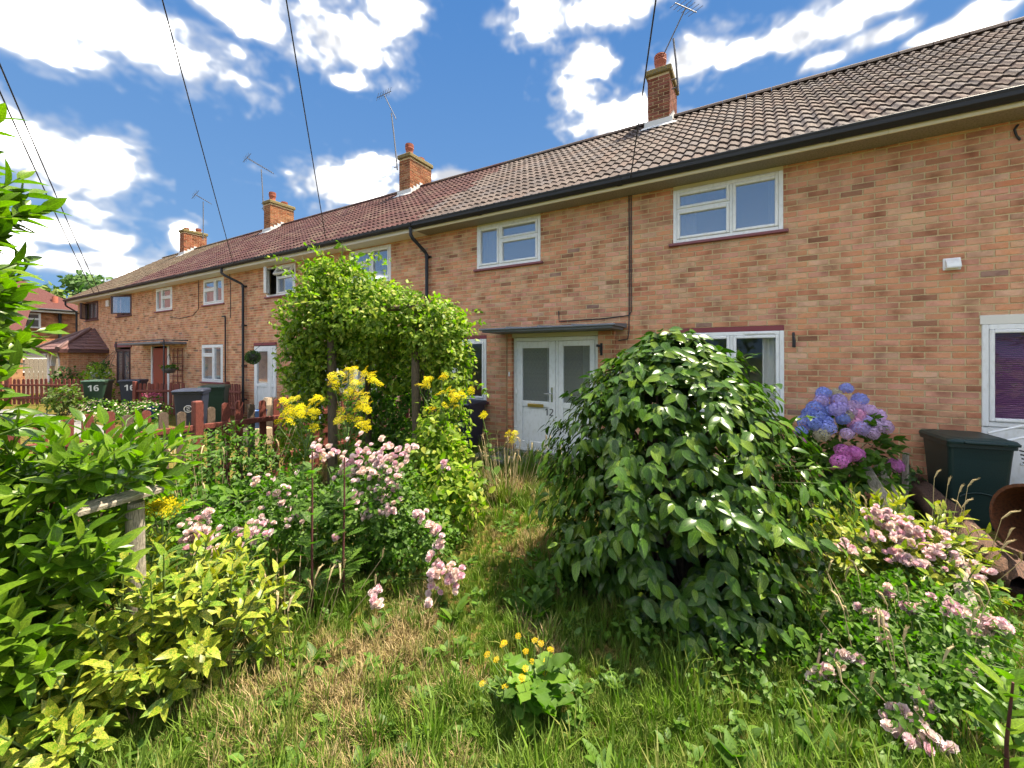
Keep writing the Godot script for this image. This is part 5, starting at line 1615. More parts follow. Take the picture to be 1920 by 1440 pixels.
# ---------------------------------------------------------------- the overgrown garden
func make_leaves() -> void:
	plain_leaf = leaf_shape(1.0, 0.56, 0.25, 0.18, 4)
	laurel_leaf = leaf_shape(1.0, 0.40, 0.30, 0.16, 6, 0.55)
	aucuba_leaf = leaf_shape(1.0, 0.40, 0.22, 0.25, 5, 0.5)
	camellia_leaf = leaf_shape(1.0, 0.50, 0.24, 0.20, 6, 0.55)
	fern_leaf = MB.new()
	var bit := leaf_shape(1.0, 0.42, 0.1, 0.1, 2)
	for i in 7:
		var y := 0.12 + i * 0.12
		var s: float = [0.20, 0.26, 0.32, 0.36, 0.36, 0.30, 0.22][i]
		for side: float in [-1.0, 1.0]:
			fern_leaf.add(bit, leaf_at(Vector3(0, y, -0.1 * y * y), Vector3(side, 0.65, 0.12), Vector3(0, 0, 1), s))
	fern_leaf.add(bit, leaf_at(Vector3(0, 0.85, -0.08), Vector3(0, 1, -0.1), Vector3(0, 0, 1), 0.3))
	fern_leaf.add(leaf_shape(1.0, 0.05, 0.0, 0.1, 3), Transform3D.IDENTITY)
	lobed_leaf = MB.new()
	for i in 9:
		var t := i / 8.0
		var w := 0.24 * pow(sin(PI * pow(t * 0.96 + 0.02, 1.25)), 0.7) * (1.0 + 0.28 * (1.0 if i % 2 else -1.0))
		for sd: float in [-1.0, -0.5, 0.0, 0.5, 1.0]:
			lobed_leaf.v.append(Vector3(sd * w, t, -0.28 * t * t + 0.05 * sin(i * 2.1 + sd * 5.0) * absf(sd) + 0.10 * absf(sd)))
			lobed_leaf.n.append(Vector3(-sd * 0.35 + 0.3 * sin(i * 2.6), 0.5 * t + 0.3 * cos(i * 2.3 + sd), 1).normalized())
			lobed_leaf.c.append(Color.WHITE); lobed_leaf.uv.append(Vector2(sd * 0.5 + 0.5, t))
	for i in 8:
		for k in 4:
			var a := i * 5 + k
			for q: int in [a, a + 5, a + 1, a + 1, a + 5, a + 6]: lobed_leaf.ix.append(q)
	rose_bloom = MB.new()
	var petal := leaf_shape(1.0, 1.05, 0.30, -0.30, 3, 0.85)
	for ring: Array in [[8, 1.55, 0.021, 0.0], [8, 1.15, 0.020, 0.004], [7, 0.78, 0.018, 0.007], [5, 0.42, 0.015, 0.009], [3, 0.15, 0.012, 0.010]]:
		for i in ring[0]:
			var a: float = TAU * i / ring[0] + ring[1] * 2.0
			var out := Vector3(cos(a), 0, sin(a))
			rose_bloom.add(petal, leaf_at(out * 0.003 + Vector3(0, ring[3], 0), out * sin(ring[1]) + Vector3.UP * cos(ring[1]), Vector3.UP * sin(ring[1]) - out * cos(ring[1]), ring[2]))
	daisy_bloom = MB.new()
	var ray := leaf_shape(1.0, 0.32, 0.0, 0.05, 2)
	for i in 9:
		var a := TAU * i / 9
		daisy_bloom.add(ray, leaf_at(Vector3.ZERO, Vector3(cos(a), 0.15, sin(a)), Vector3.UP, 0.02))
	daisy_bloom.lathe([Vector2(0.006, 0), Vector2(0.0, 0.005)], 6, Transform3D.IDENTITY, Color(0.9, 0.75, 0.1))
	yellow_head = MB.new()
	for i in 30:
		var a := i * 2.4
		var r := 0.011 * sqrt(float(i))
		var c := Vector3(cos(a) * r, 0.010 - r * r * 4.0 + rf(-0.005, 0.005), sin(a) * r)
		for k in 8:
			var b := TAU * k / 8 + i
			var o := Vector3(cos(b), 0.1, sin(b))
			var s := Vector3(-sin(b), 0, cos(b)) * 0.0028
			yellow_head.tri(c + s, c + o * 0.0115, c - s)
		yellow_head.lathe([Vector2(0.0045, 0.0), Vector2(0.003, 0.003), Vector2(0, 0.004)], 5, Transform3D(Basis.IDENTITY, c), Color(0.85, 0.65, 0.5))
	hydra_head = MB.new()
	for i in 90:
		var y := 1.0 - 1.55 * (i + 0.5) / 90
		var a := i * 2.39996
		var d := Vector3(cos(a) * sqrt(1 - y * y), y * 0.85, sin(a) * sqrt(1 - y * y))
		var c := d * 0.078 * rf(0.9, 1.05)
		var b := facing(d + rdir() * 0.25)
		var t := rf(0.8, 1.12)
		for k in 4:
			var e := PI / 2 * k
			var u := b * Vector3(cos(e), 0.12, sin(e)) * 0.0135
			var w := b * Vector3(-sin(e), 0.0, cos(e)) * 0.0085
			hydra_head.quad(c, c + u * 0.7 - w, c + u * 1.25, c + u * 0.7 + w, grey(t))

var lobed_leaf: MB

# clumps of leaves spread over the outside of ellipsoids [x, y, z, rx, ry, rz, leaves]
func blob_leaves(blobs: Array, size: Vector2, per: int, spread: float, out_w: float, droop: float, wild: float, deep := 0.45) -> Array:
	var xs := []
	for b: Array in blobs:
		var c := Vector3(b[0], b[1], b[2])
		var r := Vector3(b[3], b[4], b[5])
		for i in int(b[6] / per):
			var d := rdir()
			var bump := 1.0 + 0.30 * lumps.get_noise_3dv((c + d * r) * 2.2)
			var k := (1.0 - deep * rng.randf() * rng.randf()) * bump
			var p := c + d * r * k
			if p.y < 0.02: continue
			for j in per:
				var q := p + rdir() * spread * rng.randf()
				var dir := d * out_w + Vector3(0, -droop, 0) + rdir() * wild
				xs.append(leaf_at(q, dir, d + Vector3(0, 0.6, 0) + rdir() * 0.3, rf(size.x, size.y)))
	return xs

func branches(parent: Node3D, blobs: Array, base: Vector3, m: Material, r: float, n: int) -> void:
	var mb := MB.new()
	for b: Array in blobs:
		for i in n:
			var e := Vector3(b[0], b[1], b[2]) + rdir() * Vector3(b[3], b[4], b[5]) * 0.8
			if e.y < 0.3 * base.distance_to(Vector3(e.x, base.y, e.z)) + 0.08: continue
			var s := base + Vector3(rf(-0.12, 0.12), 0, rf(-0.12, 0.12))
			mb.tube([s, s.lerp(e, 0.4) + Vector3(0, 0.12, 0), s.lerp(e, 0.75) + Vector3(rf(-0.05, 0.05), 0.06, rf(-0.05, 0.05)), e], r * rf(0.7, 1.0), r * 0.25, 6)
	put("branches", mb, m, parent)

# shoots with leaves set alternately along them
func shoots(blobs: Array, n_scale: float, leaf: Vector2, count: int, stems: MB) -> Array:
	var xs := []
	for b: Array in blobs:
		var c := Vector3(b[0], b[1], b[2])
		var r := Vector3(b[3], b[4], b[5])
		for i in int(b[6] * n_scale):
			var d := rdir()
			var p := c + d * r * (1.0 - 0.5 * rng.randf() * rng.randf())
			if p.y < 0.05: continue
			var dir := (d * 0.75 + Vector3(0, 0.75, 0) + rdir() * 0.35).normalized()
			var len := rf(0.16, 0.30)
			stems.tube([p - dir * 0.1, p + dir * len * 0.5, p + dir * len], 0.005, 0.003, 5)
			var side := dir.cross(rdir()).normalized()
			for k in count:
				var t := (k + 0.6) / count
				var a := k * 2.4 + rf(-0.2, 0.2)
				var o := side.rotated(dir, a)
				var open := lerpf(1.25, 0.35, t)
				var ld := (dir * cos(open) + o * sin(open)).normalized()
				xs.append(leaf_at(p + dir * len * t, ld + Vector3(0, -0.10, 0), dir + Vector3(0, 0.4, 0), rf(leaf.x, leaf.y) * lerpf(1.0, 0.75, t)))
	return xs

func shift(blobs: Array, o: Vector3) -> Array:
	var out := []
	for b: Array in blobs:
		var q := b.duplicate()
		q[0] -= o.x; q[1] -= o.y; q[2] -= o.z
		out.append(q)
	return out

func rose_bush(label: String, base: Vector3, blobs: Array, blooms: Array, pal: Array) -> void:
	var t := thing("rose_bush", label, "rose bush", base, 0, "pink rose bushes")
	var bl := shift(blobs, base)
	foliage(t, blob_leaves(bl, Vector2(0.028, 0.052), 6, 0.06, 0.6, 0.05, 0.8, 0.8), GREENS, plain_leaf, M.soft_leaf, 0, "leaves")
	branches(t, bl, Vector3.ZERO, M.green_stem, 0.008, 12)
	var stems := MB.new()
	var bx := []
	for e: Array in blooms:
		var c := Vector3(e[0], e[1], e[2]) - base
		if c.y < 0.08: c.y = 0.08 + rf(0, 0.05)
		stems.tube([Vector3(c.x * 0.5, maxf(0.02, c.y * 0.35), c.z * 0.5), Vector3(c.x * 0.85, c.y * 0.8, c.z * 0.85), c], 0.005, 0.002, 5)
		for i in int(e[5] * 1.7):
			var p := c + Vector3(rng.randfn() * e[3] * 0.55, rng.randfn() * e[4] * 0.55, rng.randfn() * e[3] * 0.4)
			bx.append(Transform3D(facing(Vector3(rf(-0.6, 0.6), rf(0.3, 1.0), rf(-0.2, 1.0))).scaled(Vector3.ONE * rf(0.85, 1.3)), p))
	foliage(t, bx, ROSE_PINKS if pal.is_empty() else pal, rose_bloom, M.petal, 300, "more_blooms", "bloom")
	put("stems", stems, M.green_stem, t)

func ragwort(label: String, base: Vector3, heads: Array, n_leaf: int, m: Material, tall := 0.0) -> void:
	var t := thing("ragwort", label, "wildflower", base, 0, "yellow ragwort plants" if heads else "tall leafy weeds")
	var mb := MB.new()
	var top := Vector3(0, tall, 0)
	for e: Array in heads: top = Vector3(e[0], e[1], e[2]) - base if e[1] - base.y > top.y else top
	var mids := [Vector3.ZERO, top * 0.35 + Vector3(rf(-0.03, 0.03), 0, rf(-0.03, 0.03)), top * 0.7, top]
	mb.tube(mids, 0.010, 0.005, 6)
	var kinds := []
	for q: Array in YELLOWS:
		var b := MB.new()
		b.add(yellow_head, Transform3D.IDENTITY, Color(q[0], q[1], q[2]))
		kinds.append(b.mesh(M.petal))
	for e: Array in heads:
		var c := Vector3(e[0], e[1], e[2]) - base
		var fork := top * clampf(c.y / maxf(top.y, 0.1) - 0.28, 0.1, 0.8)
		mb.tube([fork, fork.lerp(c, 0.6) - Vector3(0, 0.03, 0), c - Vector3(0, 0.03, 0)], 0.006, 0.003, 5)
		for i in int(e[5] * 1.5 + 0.5):
			var p := c + Vector3(rng.randfn() * e[3] * 0.62, rng.randfn() * e[4] * 0.75, rng.randfn() * e[3] * 0.5)
			part("flower_head", kinds[rng.randi() % 5], t, Transform3D(facing(Vector3(rf(-0.6, 0.6), 1, rf(-0.2, 0.9))).scaled(Vector3(1, 1.6, 1) * rf(0.5, 0.85)), p))
			mb.tube([c - Vector3(0, 0.04, 0), p - Vector3(0, 0.005, 0)], 0.003, 0.002, 4)
	put("stem", mb, m, t)
	var xs := []
	for i in n_leaf:
		var k := rng.randf()
		var a := rf(0, TAU)
		var q := top * (0.04 + 0.86 * k)
		xs.append(leaf_at(q, Vector3(cos(a), rf(0.1, 0.7), sin(a)), Vector3.UP, lerpf(0.20, 0.09, k)))
	foliage(t, xs, GREENS, fern_leaf, M.soft_leaf, 0, "leaves")

func grass_field(called: String, label: String, cat: String, n: int, height: Vector2, pal: Array, m: Material, dry: bool) -> void:
	var tuft := MB.new()
	for i in 15:
		var a := i * 2.4
		var out := Vector3(cos(a), 0, sin(a))
		var h := rf(0.45, 1.0)
		var lean := rf(0.25, 0.9) if dry else rf(0.12, 0.6)
		var p := out * rf(0.0, 0.18)
		var s := Vector3(-sin(a), 0, cos(a)) * (0.012 if dry else 0.016)
		var q := p + out * lean * 0.25 * h + Vector3(0, h * 0.55, 0)
		var e := p + out * lean * 0.75 * h + Vector3(0, h * (0.95 - 0.35 * lean), 0)
		tuft.quad(p - s, p + s, q + s * 0.75, q - s * 0.75)
		tuft.tri(q - s * 0.75, q + s * 0.75, e)
	var xs := []
	var tries := 0
	while xs.size() < n and tries < n * 12:
		tries += 1
		var depth := 1.5 + 6.5 * pow(rng.randf(), 1.7)
		var p := EYE + FWD * depth + RIGHT * depth * rf(-1.32, 1.32)
		if p.z < 0.3 or p.x > 1.45 or p.x < -5.95 or p.z > 6.7: continue
		var f := lumps.get_noise_2d(p.x * 0.75 + 3.0, p.z * 0.75) + 0.45 * lumps.get_noise_2d(p.x * 3.0, p.z * 3.0 + 9.0)
		# straw on the worn strip and by the spotted bush, fresh green by the dark bush
		f += 0.34 * exp(-Vector2((p.x + 2.05) / 0.55, (p.z - 5.35) / 0.7).length_squared()) + 0.28 * exp(-Vector2((p.x + 1.68 + 0.12 * (p.z - 3.6)) / 0.28, (p.z - 3.4) / 1.0).length_squared()) + 0.5 * exp(-Vector2((p.x + 2.7) / 0.5, (p.z - 2.4) / 0.6).length_squared())
		f -= 0.45 * exp(-Vector2((p.x + 0.55) / 0.85, (p.z - 4.4) / 0.9).length_squared()) + 0.3 * exp(-Vector2((p.x - 0.2) / 0.6, (p.z - 3.8) / 1.0).length_squared())
		if dry and f < rf(-0.05, 0.40): continue
		if not dry and f > rf(0.05, 0.75): continue
		var s := rf(height.x, height.y) * (1.0 + 0.5 * lumps.get_noise_2d(p.x * 2.0 + 40.0, p.z * 2.0))
		if p.z < 2.6 and p.x < -1.9: s *= 1.7
		xs.append(Transform3D(Basis(Vector3.UP, rf(0, TAU)).rotated(Vector3(1, 0, 0), rf(-0.2, 0.2)).scaled(Vector3(s * rf(0.8, 1.2), s, s * rf(0.8, 1.2))), Vector3(p.x, 0, p.z)))
	var o := Node3D.new()
	o.name = numbered(called)
	add_child(o)
	tag(o, label, cat, "", "stuff")
	foliage(o, xs, pal, tuft, m, 0, "blades")

func meadow_stalks(label: String, base: Vector3, list: Array) -> void:
	var t := thing("meadow_grass", label, "grass clump", base, 0, "seeding meadow grasses")
	for e: Array in list:
		var top := Vector3(e[0], e[1], e[2]) - base
		var foot := Vector3(top.x * 0.6 + rf(-0.03, 0.03), 0, top.z * 0.6 + rf(-0.03, 0.03))
		var bend := Vector3(e[3], 0, 0) if e.size() > 3 else Vector3(rf(-0.05, 0.05), 0, rf(-0.05, 0.05))
		var mb := MB.new()
		var neck := top - bend - Vector3(0, 0.07, 0)
		mb.tube([foot, foot.lerp(neck, 0.55) + Vector3(rf(-0.01, 0.01), 0, 0), neck], 0.0028, 0.002, 5)
		put("stalk", mb, M.straw_stem, t)
		mb = MB.new()
		var mid := neck.lerp(top, 0.5) + Vector3(0, 0.02, 0)
		mb.tube([neck, neck.lerp(mid, 0.5), mid], 0.003, 0.007, 6)
		mb.tube([mid, mid.lerp(top, 0.6), top], 0.007, 0.002, 6)
		for k in 26:
			var c := neck.lerp(mid, k / 13.0) if k < 13 else mid.lerp(top, (k - 13) / 13.0)
			var o := rdir()
			mb.tri(c + o * 0.004, c + o * 0.004 + (top - neck).normalized() * 0.008 + rdir() * 0.002, c + o * 0.004 + (top - neck).normalized() * 0.014 + o * 0.006)
		for i in mb.c.size(): mb.c[i] = Color(0.50, 0.40, 0.22)
		put("seed_head", mb, M.straw, t)

const RAIL_A := Vector3(-2.76, 1.055, 5.82)
const RAIL_B := Vector3(-2.66, 1.06, 6.11)

func garden() -> void:
	# ---- dark glossy camellia before the door
	var base := Vector3(-0.57, 0, 3.38)
	var t := thing("camellia_bush", "large dark glossy evergreen bush before the white door", "bush", base)
	var xs := []
	var prof := [[0.06, 0.66], [0.22, 0.80], [0.46, 0.86], [0.78, 0.90], [1.02, 0.88], [1.28, 0.78], [1.50, 0.62], [1.72, 0.42], [1.90, 0.14]]
	for i in 3200:
		var k := rng.randi() % 9
		var f := rng.randf()
		if rng.randf() > prof[k][1]: continue
		var kk := mini(k + 1, 8)
		var y: float = lerpf(prof[k][0], prof[kk][0], f)
		var r: float = lerpf(prof[k][1], prof[kk][1], f)
		var a := rf(0, TAU)
		var d := Vector3(cos(a), 0, sin(a))
		r *= (1.0 - 0.38 * rng.randf() * rng.randf()) * (1.0 + 0.25 * lumps.get_noise_3d(d.x * 1.4 + 5.0, y * 1.7, d.z * 1.4) + 0.27 * lumps.get_noise_3d(d.x * 2.7, y * 3.4, d.z * 2.7))
		if lumps.get_noise_3d(d.x * 3.4 + 30.0, y * 4.4, d.z * 3.4) < -0.24: r *= 0.72
		var p := Vector3(d.x * r, y + 0.05 * lumps.get_noise_2d(a * 3.0, y), d.z * r * 0.92)
		var twig := (d + Vector3(0, 0.15 + 0.5 * maxf(0.0, y - 1.2), 0) + rdir() * 0.3).normalized()
		for j in 5:
			var b := twig.cross(Vector3.UP).normalized() * ((j % 2) * 2 - 1)
			var dir := twig * 0.55 + b * 0.55 + Vector3(0, -0.62 + 0.4 * maxf(0.0, y - 1.3), 0) + rdir() * 0.35
			xs.append(leaf_at(p - twig * (0.035 * j - 0.05), dir, d * 0.9 + Vector3(0, 0.8, 0) + rdir() * 0.2, rf(0.068, 0.126)))
	# long shoots that stand out of the outline
	var sprig := MB.new()
	for i in 34:
		var a := rf(0, TAU)
		var y := rf(0.4, 1.75)
		var r := 0.86 * (1.0 - pow(maxf(0.0, (y - 0.8) / 1.15), 2.0))
		var d := (Vector3(cos(a), rf(0.1, 0.9), sin(a))).normalized()
		var p := Vector3(cos(a) * r, y, sin(a) * r * 0.92)
		var len := rf(0.12, 0.26)
		sprig.tube([p - d * 0.2, p + d * len], 0.005, 0.002, 5)
		for j in 6: xs.append(leaf_at(p + d * len * (j / 5.0), d * 0.5 + rdir() * 0.8 + Vector3(0, -0.25, 0), Vector3.UP + rdir() * 0.4, rf(0.05, 0.09)))
	put("sprigs", sprig, M.green_stem, t)
	foliage(t, xs, CAMELLIAS, camellia_leaf, M.camellia_leaf, 300, "foliage")
	branches(t, [[0, 0.8, 0, 0.85, 0.6, 0.8, 0], [0, 1.4, 0, 0.5, 0.35, 0.5, 0]], Vector3.ZERO, M.bark, 0.022, 26)

	# ---- cherry laurel hedge and the tall laurel at the gate side
	base = Vector3(-3.1, 0, 6.35)
	t = thing("laurel_hedge", "bright green large-leaved laurel hedge spilling over a wooden post", "hedge", base)
	var lb := shift([[-3.10, 0.72, 6.36, 0.56, 0.34, 0.32, 110], [-2.98, 0.48, 6.40, 0.36, 0.32, 0.24, 55], [-3.02, 1.12, 5.98, 0.32, 0.05, 0.22, 44], [-3.55, 0.70, 5.98, 0.46, 0.34, 0.40, 55], [-3.13, 2.15, 6.58, 0.36, 0.82, 0.24, 250], [-3.10, 1.55, 6.54, 0.24, 0.40, 0.2, 50], [-3.6, 0.5, 6.5, 0.7, 0.5, 0.4, 50]], base)
	var stems := MB.new()
	foliage(t, shoots(lb, 1.1, Vector2(0.105, 0.170), 9, stems), LAURELS, laurel_leaf, M.laurel_leaf, 300, "foliage")
	branches(t, lb, Vector3(0, 0, 0), M.bark, 0.018, 8)
	put("shoots", stems, M.green_stem, t)

	# ---- spotted laurel
	base = Vector3(-2.86, 0, 5.82)
	t = thing("spotted_laurel", "yellow-speckled laurel bush below the wooden post", "bush", base)
	var ab := shift([[-2.86, 0.32, 5.80, 0.46, 0.26, 0.32, 75], [-2.86, 0.10, 6.12, 0.34, 0.18, 0.20, 40], [-2.58, 0.26, 5.60, 0.26, 0.22, 0.24, 34], [-2.66, 0.08, 6.22, 0.22, 0.14, 0.12, 28]], base)
	stems = MB.new()
	foliage(t, shoots(ab, 1.35, Vector2(0.09, 0.135), 8, stems), AUCUBAS, aucuba_leaf, M.aucuba_leaf, 300, "foliage")
	branches(t, ab, Vector3.ZERO, M.green_stem, 0.012, 8)
	put("shoots", stems, M.green_stem, t)

	base = Vector3(1.02, 0, 2.35)
	t = thing("spotted_laurel", "yellow-green speckled laurel bush beside the rotting log", "bush", base)
	ab = shift([[0.93, 0.27, 2.35, 0.38, 0.17, 0.34, 66], [0.66, 0.18, 2.62, 0.28, 0.15, 0.26, 30], [1.12, 0.18, 2.60, 0.20, 0.14, 0.24, 20]], base)
	stems = MB.new()
	foliage(t, shoots(ab, 1.2, Vector2(0.095, 0.135), 7, stems), AUCUBAS, aucuba_leaf, M.aucuba_leaf, 300, "foliage")
	branches(t, ab, Vector3.ZERO, M.green_stem, 0.012, 8)
	put("shoots", stems, M.green_stem, t)

	base = Vector3(0.84, 0, 4.36)
	t = thing("laurel_seedling", "young laurel with a few large shiny leaves among the low roses", "plant", base)
	stems = MB.new()
	xs = []
	stems.tube([Vector3.ZERO, Vector3(0.0, 0.25, 0.0), Vector3(0.01, 0.5, 0.02)], 0.009, 0.004, 6)
	for i in 15:
		var a := i * 2.4
		var y := 0.16 + 0.36 * i / 15.0
		xs.append(leaf_at(Vector3(0, y, 0), Vector3(cos(a), 0.55 + 0.03 * i, sin(a)), Vector3.UP, rf(0.12, 0.16)))
	foliage(t, xs, LAURELS, laurel_leaf, M.laurel_leaf, 15, "foliage")
	put("stem", stems, M.red_stem, t)
	print("laurels done")

	# ---- the arch and its climber
	base = Vector3(-4.2, 0, 3.0)
	t = thing("garden_arch", "weathered timber garden arch hidden under a climber", "arch", base)
	for e: Array in [[-3.52, 3.02, 0.052, "thick grooved post of the arch"], [-4.72, 3.28, 0.06, ""], [-3.75, 2.30, 0.045, ""], [-4.90, 2.55, 0.045, ""]]:
		var mb := MB.new()
		var p := Vector3(e[0], 0, e[1]) - base
		mb.tube([p, p + Vector3(0.01, 0.7, 0), p + Vector3(-0.01, 1.5, 0), p + Vector3(0, 2.35, 0)], e[2], e[2] * 0.92, 10)
		var o := put("post", mb, M.post_timber, t)
		if e[3]: o.set_meta("label", e[3])
	for e: Array in [[-3.4, 3.0, -4.85, 3.32], [-3.65, 2.28, -5.0, 2.58], [-3.5, 3.15, -3.78, 2.15], [-4.7, 3.4, -4.93, 2.4]]:
		var mb := MB.new()
		mb.tube([Vector3(e[0], 2.36, e[1]) - base, Vector3(e[2], 2.36, e[3]) - base], 0.035, 0.035, 8)
		put("cross_bar", mb, M.post_timber, t)
	var cb := thing("climbing_plant", "dense yellow-green climber heaped over the garden arch", "climber", base)
	var blobs := shift([[-4.45, 2.32, 2.95, 0.95, 0.42, 0.58, 7500], [-5.05, 2.22, 3.20, 0.55, 0.52, 0.50, 4200], [-5.30, 1.80, 3.30, 0.32, 0.55, 0.30, 1500], [-3.45, 2.04, 2.75, 0.42, 0.44, 0.45, 3600], [-3.22, 1.60, 2.75, 0.25, 0.55, 0.28, 1600], [-3.18, 1.0, 2.85, 0.22, 0.5, 0.26, 800], [-4.95, 2.72, 3.25, 0.38, 0.34, 0.30, 900], [-4.80, 2.72, 3.10, 0.48, 0.34, 0.40, 1900], [-4.30, 1.62, 2.55, 0.62, 0.36, 0.30, 1600], [-5.20, 0.85, 3.40, 0.28, 0.5, 0.25, 900], [-4.55, 1.92, 2.85, 0.75, 0.30, 0.45, 3000], [-5.25, 1.35, 3.30, 0.26, 0.45, 0.26, 1100], [-4.85, 1.55, 3.25, 0.20, 0.45, 0.22, 900]], base)
	xs = blob_leaves(blobs, Vector2(0.045, 0.080), 6, 0.09, 0.45, 0.35, 0.7, 0.6)
	stems = MB.new()
	for i in 46:   # loose sprays at the edge
		var b: Array = blobs[[0, 0, 1, 1, 2, 3, 4, 6, 6, 7][rng.randi() % 10]]
		var d := rdir()
		if d.y < -0.2 and rng.randf() < 0.5: d.y = -d.y
		var p := Vector3(b[0], b[1], b[2]) + d * Vector3(b[3], b[4], b[5]) * 0.9
		var pts := [p]
		var dir := (d + rdir() * 0.5 + Vector3(0, 0.3, 0)).normalized()
		for k in 6:
			dir = (dir + Vector3(0, -0.16, 0) + rdir() * 0.18).normalized()
			pts.append(pts[k] + dir * 0.075)
			for j in 3: xs.append(leaf_at(pts[k + 1], rdir() + dir * 0.6, rdir() + Vector3(0, 1, 0), rf(0.040, 0.075)))
		stems.tube(pts, 0.004, 0.0015, 4)
	for e: Array in [[-4.98, 2.9, 3.28, -5.0, 3.22, 3.3], [-4.68, 2.8, 3.15, -4.62, 3.26, 3.2], [-4.6, 2.8, 3.15, -4.45, 3.12, 3.15], [-5.1, 2.8, 3.3, -5.25, 3.10, 3.35]]:
		var p0 := Vector3(e[0], e[1], e[2]) - base
		var p1 := Vector3(e[3], e[4], e[5]) - base
		stems.tube([p0, p0.lerp(p1, 0.5), p1], 0.006, 0.003, 5)
		for k in 22: xs.append(leaf_at(p0.lerp(p1, rng.randf()) + rdir() * 0.05, rdir(), Vector3.UP + rdir(), rf(0.06, 0.11)))
	for i in 9:   # hanging strands
		var x := rf(-5.5, -4.8)
		var z := rf(3.1, 3.5)
		var y0 := 1.75
		var pts := []
		for k in 8:
			pts.append(Vector3(x + 0.03 * sin(k * 1.3 + i), y0 - k * 0.11, z) - base)
			for j in 3: xs.append(leaf_at(pts[k] + rdir() * 0.03, rdir() + Vector3(0, -0.4, 0), rdir(), rf(0.035, 0.065)))
		stems.tube(pts, 0.004, 0.002, 4)
	foliage(cb, xs, CLIMBER, plain_leaf, M.soft_leaf, 300, "foliage")
	put("tendrils", stems, M.green_stem, cb)
	branches(cb, shift([[-3.4, 2.0, 2.9, 0.2, 0.3, 0.2, 0], [-3.5, 2.2, 2.9, 0.3, 0.2, 0.2, 0]], base), Vector3(0.62, 0, 0.0), M.bark, 0.012, 4)

	# ---- other shrubs
	for e: Array in [
			["small-leaved shrub growing against the picket fence", Vector3(-5.1, 0, 4.3), [[-5.1, 0.55, 4.3, 0.55, 0.42, 0.45, 1800], [-4.75, 0.4, 4.0, 0.4, 0.35, 0.35, 900]], GREENS, Vector2(0.035, 0.06), 0],
			["dark leafy shrub in the shade behind the arch", Vector3(-4.6, 0, 2.1), [[-4.4, 1.05, 2.2, 0.75, 1.05, 0.4, 4600], [-5.3, 0.7, 2.2, 0.5, 0.7, 0.4, 1500]], GREENS, Vector2(0.05, 0.09), 0],
			["fresh green shrub with long leaves at the foot of the arch", Vector3(-2.85, 0, 3.35), [[-2.98, 0.62, 3.30, 0.34, 0.55, 0.34, 1300], [-2.60, 0.40, 3.55, 0.34, 0.34, 0.32, 900]], CLIMBER, Vector2(0.05, 0.11), 0],
			["low dark bush beside the white door step", Vector3(-2.55, 0, 1.15), [[-2.55, 0.14, 1.15, 0.32, 0.18, 0.25, 700]], GREENS, Vector2(0.025, 0.045), 0],
			["rough green weeds under the picket fence", Vector3(-5.0, 0, 5.2), [[-4.9, 0.3, 5.0, 0.7, 0.35, 0.6, 1300], [-4.2, 0.25, 4.6, 0.6, 0.3, 0.5, 1000]], GREENS, Vector2(0.05, 0.10), 0],
			["small bush against the bricks beside the dark green bin", Vector3(1.42, 0, 0.45), [[1.40, 0.3, 0.45, 0.2, 0.32, 0.2, 350]], DARKS, Vector2(0.04, 0.07), 0],
			["yellow-green shrub in front of the green number 16 bin", Vector3(-18.45, 0, 2.6), [[-18.45, 0.45, 2.6, 0.45, 0.42, 0.4, 600]], PALE_GREENS, Vector2(0.08, 0.14), 0],
			["bright leafy shrub under the brown lower window", Vector3(-22.3, 0, 0.9), [[-22.3, 0.75, 0.9, 0.8, 0.7, 0.5, 700]], CLIMBER, Vector2(0.10, 0.18), 0],
			["dark shrub beside the porch arch", Vector3(-24.0, 0, 1.3), [[-24.0, 0.7, 1.3, 0.7, 0.6, 0.5, 600]], DARKS, Vector2(0.10, 0.16), 0],
			["low creeping weeds under the dark glossy bush", Vector3(0.3, 0, 4.1), [[-0.2, 0.06, 4.15, 0.6, 0.14, 0.25, 900], [0.5, 0.08, 3.7, 0.45, 0.16, 0.5, 900], [-1.35, 0.08, 3.9, 0.25, 0.2, 0.4, 500]], GREENS, Vector2(0.03, 0.06), 0]]:
		var s := thing("shrub", e[0], "shrub", e[1])
		var bl := shift(e[2], e[1])
		foliage(s, blob_leaves(bl, e[4], 6, e[4].y * 1.3, 0.5, 0.1, 0.8, 0.7), e[3], plain_leaf, M.dull_leaf if e[3] == DARKS else M.soft_leaf, e[5], "foliage")
		branches(s, bl, Vector3.ZERO, M.bark, 0.010, 8)
	var dz := thing("daisy_patch", "patch of small pale daisies by the navy emblem bin", "flower patch", Vector3(-14.3, 0, 2.1))
	var db := [[0, 0.25, 0, 1.0, 0.32, 0.55, 900], [-1.2, 0.25, 0.5, 0.7, 0.35, 0.5, 500]]
	foliage(dz, blob_leaves(db, Vector2(0.05, 0.09), 6, 0.1, 0.3, -0.3, 0.7), GREENS, plain_leaf, M.soft_leaf, 0, "leaves")
	xs = []
	for b: Array in db:
		for i in 110:
			var d := rdir()
			d.y = absf(d.y)
			xs.append(Transform3D(facing(d + Vector3(0, 0.6, 0.3)).scaled(Vector3.ONE * rf(1.0, 1.7)), Vector3(b[0], b[1], b[2]) + d * Vector3(b[3], b[4], b[5]) * rf(1.0, 1.2)))
	foliage(dz, xs, [[0.8, 0.78, 0.75], [0.8, 0.62, 0.62], [0.75, 0.7, 0.55]], daisy_bloom, M.petal, 0, "blooms")
	var oh := thing("roadside_hedge", "tall clipped green hedge across the road from the houses", "hedge", Vector3(-4, 0, 16.5))
	var hbl := []
	for i in 9: hbl.append([-14.0 + i * 3.4, 1.5, rf(-0.2, 0.2), 2.3, 1.6 + rf(-0.2, 0.3), 0.9, 900])
